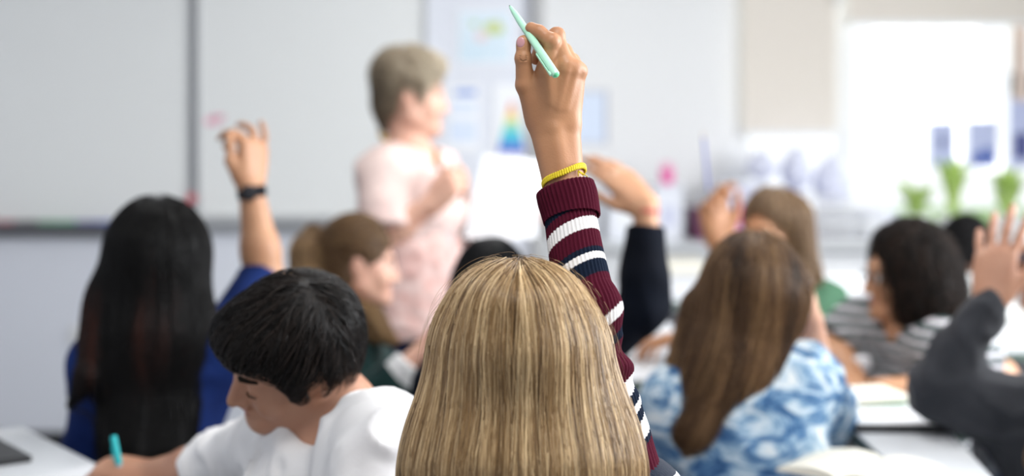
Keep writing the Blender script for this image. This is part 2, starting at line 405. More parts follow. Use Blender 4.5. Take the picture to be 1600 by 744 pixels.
sheet('wall_poster', 697, 134, 748, 236, YL, paper_m, 'white sheet with a blue heading beside the teacher\'s face', 'poster', [('heading', bluep, rect(711, 140, 744, 150)), ('text_block', pale, rect(702, 160, 744, 176)), ('text_block', pale, rect(702, 188, 744, 222))])
py = [((.76, .30, .28), 159, 170), ((.85, .50, .22), 170, 181), ((.80, .72, .25), 181, 191), ((.35, .68, .50), 191, 202), ((.10, .58, .66), 202, 214), ((.07, .45, .68), 214, 225), ((.12, .18, .62), 225, 239)]
parts = []
for i, (c, a, b) in enumerate(py):
    wa = 3+(a-159)*.235; wb = 3+(b-159)*.235; parts.append(('pyramid_band', mat('pyramid_%d' % i, c, .6), [(799-wa, a), (799-wb, b), (799+wb, b), (799+wa, a)]))
sheet('pyramid_poster', 772, 132, 842, 246, YL, paper_m, 'white poster with a rainbow coloured pyramid chart', 'poster', parts)
greyp = mat('poster_grey', (.60, .62, .68), .6)
sheet('notice_board', 884, 140, 950, 226, YR, greyp, 'grey framed notice sheet on the wall behind the raised hand', 'notice', [('notice_paper', pale, rect(888, 146, 944, 221)), ('dark_edge', mat('notice_edge', (.40, .42, .50), .6), rect(945, 142, 949, 225))])

# roller blinds
blind_m = mat('blind_fabric', (.76, .70, .63), .85, bump=.2, bscale=150)
def blind(x0, x1, ytop, ybot, label):
    a = P(x0, ybot, YR-.06); b = P(x1, ytop, YR-.06); y = YR-.06; cx = (a[0]+b[0])/2; top = ZT+.12
    r = empty('roller_blind', (cx, y, a[2]), label, 'blind', 'roller blinds on the windows'); o = (cx, y, a[2])
    MB().box((cx, y, (a[2]+top)/2), (b[0]-a[0], .003, top-a[2])).build('blind_fabric', blind_m, r, o)
    MB().box((cx, y, a[2]), (b[0]-a[0], .016, .025), bev=.005).build('bottom_bar', frame_m, r, o)
    MB().box((cx, y+.01, top+.04), (b[0]-a[0]+.04, .09, .09), bev=.012).build('cassette', frame_m, r, o)
blind(1162, 1306, 0, 208, 'beige roller blind pulled halfway down over the narrow window')
blind(1328, 1640, 0, 36, 'beige roller blind rolled up above the wide bright window')
# pale pelmet board across
tag(MB().tube([P(1309, -5, YR-.09), P(1309, 2, YR-.09), P(1309, 6, YR-.09)], [.02, .02, .008], 12).build('blind_pulley', frame_m, smooth=True), 'small white blind pulley between the two windows', 'pulley')

# pictures stuck on the window
lav = mat('picture_lavender', (.46, .50, .72), .6); navy = mat('picture_navy', (.05, .06, .22), .6); white_m = mat('picture_white', (.80, .80, .84), .7); vdark = mat('picture_dark', (.012, .015, .04), .6)
Yp = YR-.01
sheet('window_picture', 1453, 190, 1492, 262, Yp, lav, 'lavender picture with a dark star shape taped to the window', 'picture', [('star_shape', navy, [(1473+(9 if k % 2 == 0 else 4)*math.sin(k*math.pi/5), 222-(14 if k % 2 == 0 else 6)*math.cos(k*math.pi/5)) for k in range(10)][::-1])], 'pictures on the window')
sheet('window_picture', 1513, 188, 1558, 262, Yp, lav, 'lavender picture with a blue hill shape taped to the window', 'picture', [('hill_shape', mat('picture_blue', (.08, .13, .42), .6), [(1517, 240), (1517, 257), (1554, 257), (1554, 236), (1542, 228), (1530, 238)])], 'pictures on the window')
sheet('window_picture', 1576, 153, 1616, 262, Yp, lav, 'tall lavender picture with a dark block at the frame edge', 'picture', [('dark_block', navy, rect(1584, 208, 1608, 248))], 'pictures on the window')
sheet('window_picture', 1577, 114, 1630, 150, Yp, vdark, 'small almost black picture above the tall lavender one', 'picture', [], 'pictures on the window')
post_m = mat('peach_brick', (.72, .58, .50), .8)
structure('trim_2', MB().box((P(1588, 0, YR)[0]+.02, YR-.0, 1.95), (.07, .03, .8), bev=.004), post_m)

# ceiling light fittings
for i, (x, y) in enumerate(((-1.9, 3.6), (0.2, 3.6), (2.2, 3.6), (-1.9, .9), (0.2, .9), (2.2, .9))):
    r = empty('ceiling_light', (x, y, HC), 'square ceiling light panel above '+['the dark-haired pupils and first whiteboard', 'the teacher', 'the windows side of the class', 'the entrance side', 'the middle rear seats', 'the rear windows side'][i], 'light', 'ceiling light panels'); o = (x, y, HC)
    f = MB()
    for s in (-1, 1): f.box((x+s*.31, y, HC-.012), (.02, .64, .024)).box((x, y+s*.31, HC-.012), (.6, .02, .024))
    f.build('frame', frame_m, r, o)
    MB().box((x, y, HC-.004), (.6, .6, .006)).build('diffuser', mat('diffuser_%d' % i, (1, 1, .98), .5, emit=1.5), r, o)
    area_light('light_panel_lamp', (0, 0, -.03), (0, 0, 0), .58, .58, (2 if x < -1 else (15 if (x < 1 and y > 2) else 19))*(1.0 if y > 2 else .9), (1, .985, .96), r)
# ------------------------------------------------------------------ people
def skin_mat(name, c, c2, red=None):
    m = mat(name, c, .48, noise=c2, nscale=14, sss=.06, bump=.12, bscale=420)
    return m
skin_fair = skin_mat('skin_fair', (.72, .42, .29), (.64, .34, .23))
skin_hand = skin_mat('skin_warm', (.485, .235, .115), (.40, .18, .085))
skin_rosy = skin_mat('skin_rosy', (.70, .42, .31), (.63, .34, .25))
skin_tan = skin_mat('skin_tan', (.54, .28, .155), (.46, .225, .12))
skin_olive = skin_mat('skin_olive', (.50, .26, .165), (.44, .21, .13))
skin_brown = skin_mat('skin_brown', (.20, .085, .045), (.15, .065, .035))
lip_m = mat('lip', (.50, .20, .17), .4); brow_m = mat('brow_hair', (.02, .014, .01), .8); nail_m = mat('nail', (.60, .30, .32), .25, coat=.5)
eye_w = mat('eye_white', (.75, .73, .7), .2); eye_d = mat('eye_dark', (.03, .02, .015), .15)

def head_prims(F, H, R, s=1.0, nose=1.0, off=0, face=True):
    T = lambda x, y, z: np.asarray(H)+R@(V(x, y, z)*s)
    e = lambda c, r, k=.012, op='u', RR=None: F.ell(T(*c), V(*r)*s+off, R if RR is None else R@RR, k*s, op)
    e((0, -.012, .040), (.074, .092, .088)); e((0, .030, -.026), (.058, .056, .074), .03)
    e((0, -.005, .0), (.068, .075, .07), .02)
    if not face: return
    for x in (-1, 1):
        F.cone(T(x*.050, .0, -.048), T(x*.018, .074, -.086), .020*s, .018*s, .028*s)
        e((x*.036, .062, -.028), (.024, .022, .030), .02)
    e((0, .082, -.091), (.019, .014, .014), .018)
    F.cone(T(-.030, .080, .026), T(.030, .080, .026), .012*s, .012*s, .018*s)
    for x in (-1, 1):
        e((x*.033, .096, .006), (.016, .012, .010), .010, 's')
        e((x*.031, .0765, .002), (.0135, .0125, .0115), .004)
    F.cone(T(0, .088, .014), T(0, .088+.020*nose, -.028), .0075*s, .0105*s, .012*s)
    F.cone(T(0, .080, .014), T(0, .090, -.030), .0095*s, .0135*s, .010*s)
    for x in (-1, 1): e((x*.012, .097, -.034), (.008, .010, .008), .006)
    for x in (-1, 1): e((x*.006, .104, -.041), (.003, .005, .003), .003, 's')
    F.chain([T(-.022, .080, -.063), T(-.008, .091, -.058), T(.008, .091, -.058), T(.022, .080, -.063)], [.004*s, .0068*s, .0068*s, .004*s], .006*s)
    F.chain([T(-.018, .080, -.067), T(0, .089, -.071), T(.018, .080, -.067)], [.0045*s, .0075*s, .0045*s], .006*s)
    F.cone(T(-.02, .094, -.0645), T(.02, .094, -.0645), .0012*s, .0012*s, .003*s, op='s')
    for x in (-1, 1):
        Rr = rot(0, 12, x*14)
        e((x*.077, -.010, .0), (.007, .019, .031), .006, 'u', Rr); e((x*.084, -.006, .003), (.006, .011, .019), .005, 's', Rr)
def face_details(H, R, s, parent, origin, eyes='open', brow=brow_m, lips=lip_m, bt=1.0):
    T = lambda x, y, z: np.asarray(H)+R@(V(x, y, z)*s)
    for x in (-1, 1):
        if eyes == 'open':
            MB().ball(T(x*.031, .0792, .002), .0115*s, 16).build('eye', eye_w, parent, origin, True)
            MB().ball(T(x*.031, .0865, .002), V(.0055, .0048, .0055)*s, 12, R).build('iris', eye_d, parent, origin, True)
        lz = .0065 if eyes == 'open' else -.004
        MB().tube([T(x*.019, .084, lz-.002), T(x*.026, .0905, lz), T(x*.034, .0905, lz), T(x*.044, .083, lz-.003)], [.0008*s, .0016*s, .0018*s, .0008*s], 6).build('eyelashes', brow, parent, origin, True)
        MB().tube([T(x*.013, .0915, .0235), T(x*.024, .092, .028), T(x*.036, .086, .0295), T(x*.048, .074, .0245)], [.0022*s*bt, .0034*s*bt, .0032*s*bt, .0012*s*bt], 8).build('eyebrow', brow, parent, origin, True)
    F = Field(); F.chain([T(-.021, .0812, -.063), T(-.008, .0922, -.058), T(.008, .0922, -.058), T(.021, .0812, -.063)], [.0028*s, .0062*s, .0062*s, .0028*s], .004*s)
    F.chain([T(-.017, .081, -.067), T(0, .0902, -.071), T(.017, .081, -.067)], [.0032*s, .0068*s, .0032*s], .004*s); F.cone(T(-.02, .097, -.0645), T(.02, .097, -.0645), .0014*s, .0014*s, .002*s, op='s')
    field_obj('lips', F, .0013, lips, parent, origin)

def hand_prims(F, wrist, d, n, side, curls, s=1.0, splay=4, thumb=(35, 20, 20), gap=1.0):
    """d: along the fingers, n: where the palm faces, side 'R'/'L'; curls: four (mcp, pip, dip) bends in degrees"""
    d = unit(d); n = unit(np.asarray(n)-d*np.dot(n, d)); t = np.cross(d, n) if side == 'R' else np.cross(n, d)
    w = np.asarray(wrist); O = lambda a, b, c: w+s*(a*d+b*t+c*n)
    base = [(.090, .029), (.094, .009), (.089, -.011), (.080, -.029)]; ln = [(.043, .026, .021), (.047, .030, .022), (.043, .028, .022), (.034, .021, .019)]
    rr = [.0098, .0100, .0095, .0084]
    for j in range(4):
        a, b = base[j]; m = O(a, b*gap, 0)
        F.cone(O(.0, b*.62, .0), m, .0155*s, .0115*s, .014*s)
        ang = 0; p = m; sp = math.radians((1.5-j)*splay); dd = math.cos(sp)*d+math.sin(sp)*t; r0 = rr[j]*s
        for q in range(3):
            ang += math.radians(curls[j][q]); v = math.cos(ang)*dd+math.sin(ang)*n; p2 = p+s*ln[j][q]*v
            F.cone(p, p2, r0, r0*.9, .0035*s); p = p2; r0 *= .9
    F.ell(O(.048, 0, .003), V(.052, .036, .0165)*s, np.stack([d, t, n], 1), .015*s)
    c0 = O(.018, .026, .008); m0 = O(.052, .050, .014); F.cone(c0, m0, .0165*s, .0125*s, .012*s)
    a, b, c = [math.radians(x) for x in thumb]
    v = math.cos(a)*d+math.sin(a)*t*math.cos(b)+math.sin(a)*n*math.sin(b); p = m0+s*.034*unit(v); F.cone(m0, p, .0112*s, .0100*s, .005*s)
    v2 = unit(unit(v)+math.tan(c)*n*.8-.3*t*math.sin(c)); F.cone(p, p+s*.027*v2, .0098*s, .0082*s, .003*s)

RELAX = [(15, 25, 15), (20, 30, 18), (25, 34, 20), (28, 36, 22)]
FIST = [(60, 80, 50), (65, 85, 50), (68, 85, 50), (70, 85, 50)]
OPEN = [(5, 6, 4), (2, 5, 4), (4, 6, 4), (6, 10, 6)]

class Person:
    """skeleton in world coordinates; every garment is grown from the same skeleton"""
    def __init__(s, label, skin, H, R, neck, sh, el, wr, pelvis, yaw, group=None, sc=1.0, hs=.95, female=True, legs='sit', chest=.115, waist=.095, depth=.72, gap=.0, floor=0.0, knees=None, ly=None):
        s.__dict__.update(locals()); s.H = np.asarray(H, float); s.N = np.asarray(neck, float); s.pel = np.asarray(pelvis, float)
        s.r = np.array(rot(yaw))@V(1, 0, 0); s.f = np.array(rot(yaw))@V(0, 1, 0)
        s.lf = s.f if ly is None else np.array(rot(ly))@V(0, 1, 0); s.lr = s.r if ly is None else np.array(rot(ly))@V(1, 0, 0)
        s.origin = (float(pelvis[0]), float(pelvis[1]), 0.0)
        w = .085
        if legs == 'sit':
            s.knee = [s.pel+s.lr*x*w*1.1+s.lf*.42+V(0, 0, .02) for x in (-1, 1)]; s.ank = [V(k[0], k[1], .09)-s.lf*.02 for k in s.knee]
        else:
            s.knee = [V(s.pel[0], s.pel[1], .48)+s.r*x*w*1.05 for x in (-1, 1)]; s.ank = [V(k[0], k[1], .09)+s.r*x*.01 for k, x in zip(s.knee, (-1, 1))]
        s.hip = [s.pel+s.lr*x*w for x in (-1, 1)]
    def torso(s, F, o=0.0, k=.05):
        up = unit(s.N-s.pel); f = s.f; c1 = s.N-up*.15; c2 = s.pel+up*.17
        F.cone(c1, c2, s.chest+o, s.waist+o, k, flat=(f, s.depth)); F.cone(c2, s.pel, s.waist+o, .118+o, k, flat=(f, s.depth+.08))
        for q in s.sh: F.cone(s.N-up*.035, q, .052+o, .050+o, .05); F.cone(s.N-up*.14+(q-s.N)*.35, q, .07+o, .048+o, .04)
        if s.female:
            for x in (-1, 1): F.ell(c1+f*.070+s.r*x*.065-up*.02, .052+o, None, .04)
    def arm(s, F, i, o=0.0, upto=2.0, k=.012, flare=0):
        S, E, Wr = s.sh[i], s.el[i], s.wr[i]
        if upto <= 1: F.cone(S, S+(E-S)*upto, .048+o, .040+o+flare, .03, capb=True); return
        F.cone(S, E, .047+o, .039+o, .03)
        t = upto-1; F.cone(E, E+(Wr-E)*t*.35, .040+o, .040+o, .02) if t > .4 else None
        F.cone(E+(Wr-E)*min(t, 1)*.3, E+(Wr-E)*t, .040+o, .040+(.026-.040)*t+o+flare, .02, capb=upto < 2)
    def legs_(s, F, o=0.0, foot=True):
        for h, kn, a in zip(s.hip, s.knee, s.ank):
            F.cone(h, kn, .085+o, .056+o, .04); F.cone(kn, a+(kn-a)*.6, .056+o, .055+o, .03); F.cone(a+(kn-a)*.6, a, .055+o, .036+o, .03)
            if foot: F.cone(a-V(0, 0, .045), a+s.lf*.14-V(0, 0, .06), .036, .026, .03)
    def body(s, hands, h=.005, extra=None, nose=1.0, neck_r=.047):
        F = Field(); s.torso(F); s.legs_(F)
        for i in (0, 1): s.arm(F, i); 
        F.cone(s.H+s.R@V(0, -.022, -.055)*s.hs, s.N, neck_r, neck_r+.008, .03)
        F.cone(s.N, s.N-unit(s.N-s.pel)*.08, neck_r+.008, .07, .04)
        head_prims(F, s.H, s.R, s.hs, nose)
        for i, hd in enumerate(hands):
            if hd: hand_prims(F, s.wr[i], **hd)
        if extra: extra(F)
        s.root = field_obj('person', F, h, s.skin, None, s.origin); tag(s.root, s.label, 'person', s.group); return s.root
    def shirt(s, name, m, sleeves=(1.9, 1.9), o=.009, neck=.062, amp=.004, h=.006, vneck=None, hem=True, freq=38, flare=0, extra=None, collar=None, nk=None):
        F = Field(); s.torso(F, o, .045)
        for i in (0, 1): s.arm(F, i, o, sleeves[i], flare=flare)
        if collar: F.cone(s.N-unit(s.N-s.H)*-.0, s.N+unit(s.H-s.N)*collar, neck+.012, neck+.006, .02)
        if extra: extra(F)
        up = unit(s.H-s.N); F.ell((s.N+up*.03 if nk is None else nk), (neck, neck, .05), None, .012, 's')
        F.cone(s.N, s.N+up*.2, neck*.92, neck*.9, .01, op='s')
        if vneck: F.cone(s.N+s.f*.05, s.N+s.f*vneck[0]-V(0, 0, vneck[1]), .045, .012, .01, op='s')
        F.fold = folds(amp, freq, int(abs(s.N[0])*1000) % 997); return field_obj(name, F, h, m, s.root, s.origin)
    def trousers(s, m, name='trousers'):
        F = Field(); F.cone(s.pel+V(0, 0, .06), s.pel, .112, .130, .03, flat=(s.f, s.depth+.08)); s.legs_(F, .010, False); F.fold = folds(.003, 30, 5)
        field_obj(name, F, .009, m, s.root, s.origin)
    def shoes(s, m):
        for a in s.ank:
            F = Field(); F.cone(a-V(0, 0, .044), a+s.lf*.15-V(0, 0, .054), .043, .034, .02); F.cone(a, a-V(0, 0, .04), .042, .042, .02)
            F.cone(a+s.lf*-.05-V(0, 0, .2), a+s.lf*.3-V(0, 0, .2), .111, .111, 0, op='s'); field_obj('shoe', F, .006, m, s.root, s.origin)
denim = mat('dark_denim', (.03, .045, .09), .8, bump=.3, bscale=300); black_cloth = mat('black_cloth', (.012, .012, .015), .85); shoe_m = mat('shoe_grey', (.12, .12, .13), .5)
navy_cloth = mat('navy_cloth', (.012, .016, .045), .85, noise=(.008, .011, .03), nscale=12)

def hair_field(H, R, s, grow=.010, top=.012):
    F = Field(); T = lambda x, y, z: np.asarray(H)+R@(V(x, y, z)*s)
    F.ell(T(0, -.016, .046), V(.076+grow, .090+grow, .086+top)*s, R, .01)
    F.ell(T(0, -.030, -.010), V(.070+grow, .068+grow, .075)*s, R, .02)
    return F, T
def cut_face(F, T, R, s, z=.055, y=.075, w=.062, down=.12, depth=.05, k=.012):
    """opens the hair volume over the face"""
    F.ell(T(0, y+.03, z-down), V(w, depth, down)*s, R, k, 's')

# ---------------------------------------------------------------- 1 the blonde pupil with the raised hand
H1 = P(814, 586, 1.62); R1 = rot(0, 0, 0)
neck1 = P(814, 752, 1.655)
shR = P(985, 815, 1.68); shL = P(645, 850, 1.66)
elR = P(925, 488, 1.632); wrR = P(868, 210, 1.722)
p1 = Person('blonde pupil seen from behind in a striped burgundy jumper raising a mint pen', skin_hand, H1, R1, neck1, [shL, shR],
            [shL+V(-.06, .10, -.24), elR], [shL+V(.08, .28, -.26), wrR], (.02, 1.70, .52), 0, hs=.93)
def Hd(px, py, c): return P(px, py, 1.72-c/1000.)
F = Field(); p1.torso(F); p1.legs_(F); p1.arm(F, 0)
F.chain([shR, P(958, 720, 1.672), P(940, 620, 1.657), P(926, 530, 1.645), elR, P(908, 440, 1.648), P(889, 330, 1.692)], [.042, .034, .028, .023, .023, .022, .020], .012)
F.cone(p1.H+V(0, -.02, -.05), p1.N, .046, .054, .03); head_prims(F, p1.H, p1.R, p1.hs)
hand_prims(F, p1.wr[0], V(.3, 1, -.1), V(0, 0, -1), 'L', RELAX, .9)
v0, f0 = F.polygonize(.005)
G = Field()
# forearm and wrist
G.cone(Hd(853, 208, 0), Hd(883, 335, 28), .0185, .0168, .02); G.cone(Hd(884, 205, -2), Hd(893, 335, 28), .0180, .0175, .02)
G.ell(Hd(893, 190, 2), (.0095, .010, .012), None, .012)
# palm
G.cone(Hd(854, 110, 7), Hd(858, 188, 0), .0118, .0165, .014); G.cone(Hd(884, 104, 9), Hd(870, 190, 0), .0108, .0165, .012)
G.cone(Hd(897, 107, 4), Hd(880, 190, -2), .0098, .0150, .010); G.cone(Hd(904, 112, -3), Hd(886, 186, -4), .0088, .0135, .010)
G.ell(Hd(862, 152, -8), (.028, .015, .034), None, .02); G.ell(Hd(848, 178, -8), (.018, .016, .022), None, .015)
# knuckles
for q, r in ((Hd(855, 108, 10), .0112), (Hd(885, 103, 12), .0105), (Hd(898, 106, 8), .0095), (Hd(906, 111, 1), .0088)): G.ell(q, r, None, .006)
# extensor tendons
for a, b in ((Hd(885, 112, 19), Hd(873, 168, 16)), (Hd(898, 114, 14), Hd(883, 168, 14)), (Hd(857, 116, 18), Hd(861, 160, 15.5))): G.cone(a, b, .0034, .0030, .007)
G.cone(Hd(868, 205, 17), Hd(884, 290, 36), .003, .003, .014)
# index
G.chain([Hd(855, 106, 8), Hd(861, 66, 15), Hd(842, 50, 11), Hd(830, 44, 7)], [.0112, .0098, .0084, .0074], .0035)
G.ell(Hd(862, 64, 17), .0096, None, .004)
# middle
G.chain([Hd(884, 103, 9), Hd(869, 56, 3), Hd(848, 66, -16), Hd(838, 92, -16)], [.0108, .0096, .0085, .0075], .0035)
G.ell(Hd(871, 54, 5), .0088, None, .004)
# ring and little, curled away into the palm
G.chain([Hd(897, 106, 4), Hd(881, 80, -10), Hd(864, 96, -36), Hd(858, 124, -28)], [.0100, .0098, .0082, .0074], .0035)
G.chain([Hd(904, 111, -3), Hd(894, 95, -14), Hd(880, 112, -40), Hd(874, 132, -28)], [.0090, .0090, .0074, .0066], .0035)
# thumb
G.chain([Hd(844, 184, -6), Hd(821, 133, 1)], [.0165, .0118], .010)
G.chain([Hd(821, 133, 1), Hd(817.5, 92, 6), Hd(818, 66, 6)], [.0118, .0094, .0079], .004)
G.ell(Hd(817.5, 90, 7), (.0092, .009, .008), None, .004); G.ell(Hd(818, 70, 5), (.0083, .0078, .0105), None, .004)
for dy in (-2.2, .6, 3.2): G.cone(Hd(811, 91+dy, 15.2), Hd(824, 90.5+dy*1.2, 15.2), .0004, .0004, .0012, op='s')
G.ell(Hd(813.5, 66, 13.2), (.0050, .0016, .0062), rot(-18), .0012, 's')
v1, f1 = G.polygonize(.00115)
body = mesh_obj('person', np.concatenate([v0, v1]), np.concatenate([f0, f1+len(v0)]), skin_hand, None, p1.origin)
p1.root = tag(body, p1.label, 'person')
MB().ball(Hd(813.6, 66.3, 12.2), (.0052, .0014, .0066), 20, rot(-18, -4)).build('thumb_nail', nail_m, body, p1.origin, True)
# striped ribbed sleeve
def ribbed(path, rads, stripes, skew, nrib, name, m, rowh=.0009, flatk=1.0, amp=.0009, wrinkle=0, cap_in=True, seg=5):
    path = [np.asarray(q, float) for q in path]; pv = [q for q in path]
    ts = np.linspace(0, 1, 400); n = len(path)
    def cr(arr, u):
        arr = np.asarray(arr, float); x = u*(n-1); i = np.clip(x.astype(int), 0, n-2); t = x-i
        p0, p1_, p2, p3 = arr[np.maximum(i-1, 0)], arr[i], arr[i+1], arr[np.minimum(i+2, n-1)]
        if arr.ndim > 1: t = t[:, None]
        return .5*((2*p1_)+(-p0+p2)*t+(2*p0-5*p1_+4*p2-p3)*t*t+(-p0+3*p1_-3*p2+p3)*t**3)
    C = cr(pv, ts); L = np.concatenate([[0], np.cumsum(np.linalg.norm(np.diff(C, axis=0), axis=1))]); rows = int(L[-1]/rowh)
    u = np.interp(np.linspace(0, L[-1], rows), L, ts); C = cr(pv, u); Rr = cr(rads, u); D = np.gradient(C, axis=0); D /= np.linalg.norm(D, axis=1, keepdims=True)
    A = np.cross(D, V(0, 1, 0)); A /= np.linalg.norm(A, axis=1, keepdims=True); B = np.cross(A, D)     # A points sideways, B towards or away
    if A[0, 0] < 0: A = -A
    if B[0, 1] > 0: B = -B                                                     # B faces the camera side
    K = nrib*seg; ph = np.linspace(0, 2*np.pi, K, endpoint=False)
    S = np.linspace(0, L[-1], rows); RW = HY+(CZ-C[:, 2])/C[:, 1]*FP; RW = RW[0]+np.concatenate([[0], np.cumsum(np.abs(np.diff(RW)))])
    rr = Rr[:, None]*(1+0*ph)[None]+amp*np.tanh(1.8*np.cos(nrib*ph))[None]
    if wrinkle: 
        s_ = S[:, None]; env = np.exp(-((s_-wrinkle[0])/wrinkle[1])**2)
        rr = rr+wrinkle[2]*env*(np.sin(s_*150+2.0*np.sin(ph[None]*1+.6)+1.0*np.sin(ph[None]*2))+.6*np.sin(s_*85+ph[None]*2+2))
    vs = C[:, None]+rr[..., None]*(np.cos(ph)[None, :, None]*A[:, None]+np.sin(ph)[None, :, None]*B[:, None]*flatk)
    i, j = np.meshgrid(np.arange(rows-1), np.arange(K), indexing='ij'); j2 = (j+1) % K
    fc = np.stack([i*K+j, i*K+j2, (i+1)*K+j2, (i+1)*K+j], -1).reshape(-1, 4)
    vs = vs.reshape(-1, 3)
    if cap_in:   # roll the open end inwards
        e = []
        for t_, q in ((.0012, -.0016), (.0035, -.0012), (.006, .003), (.006, .02)):
            e.append(C[0]+D[0]*q+(rr[0][:, None]-t_)*(np.cos(ph)[:, None]*A[0]+np.sin(ph)[:, None]*B[0]*flatk))
        nb = len(vs); vs = np.concatenate([vs]+e); prev = np.arange(K)
        for q in range(len(e)):
            cur = nb+q*K+np.arange(K); fc = np.concatenate([fc, np.stack([prev, cur, np.roll(cur, -1), np.roll(prev, -1)], 1)]); prev = cur
    o = mesh_obj(name, vs, fc, None, body, p1.origin)
    sv = RW[:, None]+skew*(np.cos(ph))[None]
    val = np.zeros((len(vs), 3), np.float32); val[:] = stripes[0][1]
    q = np.zeros((rows, K, 3), np.float32)
    for s0, c in stripes: q[sv >= s0] = c
    val[:rows*K] = q.reshape(-1, 3)
    at = o.data.color_attributes.new('knit', 'FLOAT_COLOR', 'POINT'); at.data.foreach_set('color', np.concatenate([val, np.ones((len(val), 1), np.float32)], 1).ravel())
    o.data.materials.append(m); return o
knit = mat('knit_striped', (.1, .02, .03), .9, bump=.5, bscale=900)
ka = knit.node_tree.nodes.new('ShaderNodeVertexColor'); ka.layer_name = 'knit'; knit.node_tree.links.new(ka.outputs[0], knit.node_tree.nodes['Principled BSDF'].inputs['Base Color'])
BU, NV, WH = (.070, .005, .017), (.006, .012, .028), (.80, .78, .78)
st = [(0, BU)]+[(y, c) for y, c in ((328, NV), (345, BU), (361, WH), (381, BU), (409, NV), (418, WH), (429, NV), (450, BU), (493, WH), (501, BU), (515, NV), (541, BU), (604, WH), (624, NV), (642, WH), (654, NV), (668, WH), (692, NV), (702, BU), (760, WH), (790, BU))]
ribbed([P(887, 318, 1.693), P(892, 345, 1.686), P(901, 400, 1.664), P(912, 450, 1.645), P(923, 486, 1.636), P(924, 530, 1.645), P(936, 600, 1.655), P(950, 660, 1.665), P(968, 744, 1.675), P(985, 810, 1.68), P(960, 850, 1.68)],
       [.0300, .0305, .0318, .0330, .0365, .0350, .0400, .0440, .0500, .058, .05], st, 12, 40, 'jumper_sleeve', knit, wrinkle=(.20, .06, .0030), cap_in=False)
ribbed([P(883, 295, 1.700), P(887, 310, 1.696), P(891, 328, 1.691), P(894, 343, 1.686)], [.0350, .0356, .0345, .0335], [(-1, BU)], 0, 40, 'folded_cuff', knit, amp=.0011, rowh=.0012)
# piping loops on the upper sleeve
# body of the jumper
F = Field(); p1.torso(F, .012, .045); p1.arm(F, 0, .012, 1.85); F.cone(p1.N-V(0, 0, .03), shR+V(-.01, 0, .01), .06, .064, .04)
F.ell(p1.N+V(0, 0, .03), (.062, .062, .05), None, .012, 's'); F.fold = folds(.003, 35, 3)
jm = mat('jumper_knit', BU, .85, bump=.5, bscale=500, sheen=.15)
def zstripes(m, bands, scale, axis=2, wob=.0):
    """horizontal bands woven into cloth: repeats every `scale` metres along the object's own axis"""
    N = m.node_tree.nodes; L = m.node_tree.links; tc = N.new('ShaderNodeTexCoord'); sp = N.new('ShaderNodeSeparateXYZ'); mu = N.new('ShaderNodeMath'); fr = N.new('ShaderNodeMath'); r = N.new('ShaderNodeValToRGB')
    mu.operation = 'DIVIDE'; mu.inputs[1].default_value = scale; fr.operation = 'FRACT'; r.color_ramp.interpolation = 'CONSTANT'
    L.new(tc.outputs['Object'], sp.inputs[0])
    if wob:
        nz = N.new('ShaderNodeTexNoise'); nz.inputs['Scale'].default_value = 5; ad = N.new('ShaderNodeMath'); ad.operation = 'MULTIPLY_ADD'; ad.inputs[1].default_value = wob
        L.new(tc.outputs['Object'], nz.inputs['Vector']); L.new(nz.outputs[0], ad.inputs[0]); L.new(sp.outputs[axis], ad.inputs[2]); L.new(ad.outputs[0], mu.inputs[0])
    else: L.new(sp.outputs[axis], mu.inputs[0])
    L.new(mu.outputs[0], fr.inputs[0]); L.new(fr.outputs[0], r.inputs[0])
    e = r.color_ramp.elements; e[0].position = bands[0][0]; e[0].color = (*bands[0][1], 1); e[1].position = bands[1][0]; e[1].color = (*bands[1][1], 1)
    for b in bands[2:]: x = e.new(b[0]); x.color = (*b[1], 1)
    L.new(r.outputs[0], N['Principled BSDF'].inputs['Base Color'])
zstripes(jm, [(0, BU), (.3, WH), (.42, BU), (.6, NV), (.72, WH), (.80, NV), (.92, BU)], .13)
field_obj('jumper', F, .006, jm, body, p1.origin); p1.trousers(denim); p1.shoes(shoe_m)
# hair
Fh = Field()
Fh.ell(P(812, 530, 1.62), (.0905, .108, .0815), None, .01)
Fh.ell(P(808, 470, 1.60), (.060, .075, .0385), None, .02)
Fh.cone(P(812, 560, 1.625), P(816, 720, 1.60), .094, .124, .04, flat=(V(0, 1, 0), .80))
Fh.cone(P(816, 720, 1.60), P(820, 930, 1.60), .124, .150, .04, flat=(V(0, 1, 0), .55))
Fh.ell(P(812, 600, 1.76), (.062, .06, .13), None, .02, 's')
hm1 = hair_mat('blonde_hair', (.080, .040, .014), (.30, .178, .074), (.82, .61, .35), .36, .5)
hair_base1 = mat('blonde_hair_depth', (.13, .08, .035), .7)
Fi = Field(); Fi.p = [(k, q, kk, op, lo, hi) for k, q, kk, op, lo, hi in Fh.p]
def shrink(F, d):
    G = Field()
    for kind, q, k, op, lo, hi in F.p:
        s_ = d if op == 'u' else -d
        if kind == 'c': q = (q[0], q[1], q[2]-s_, q[3]-s_, q[4], q[5])
        else: q = (q[0], q[1]-s_, q[2])
        G.p.append((kind, q, k, op, lo, hi))
    return G
field_obj('hair', shrink(Fh, .009), .005, hair_base1, body, p1.origin)
c1 = P(812, 500, 1.62)
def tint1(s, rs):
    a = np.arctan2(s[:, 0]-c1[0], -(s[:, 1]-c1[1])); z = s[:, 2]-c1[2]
    t = .47+.20*np.sin(a*31+z*6)+.15*np.sin(a*53+2-z*9)+.13*np.sin(a*17+1+z*4)+.13*np.sin(a*91+z*15)+rs.normal(size=len(s))*.17+np.clip(z-.02, 0, .1)*2.2  # last term paints the highlight from above into the crown
    return t
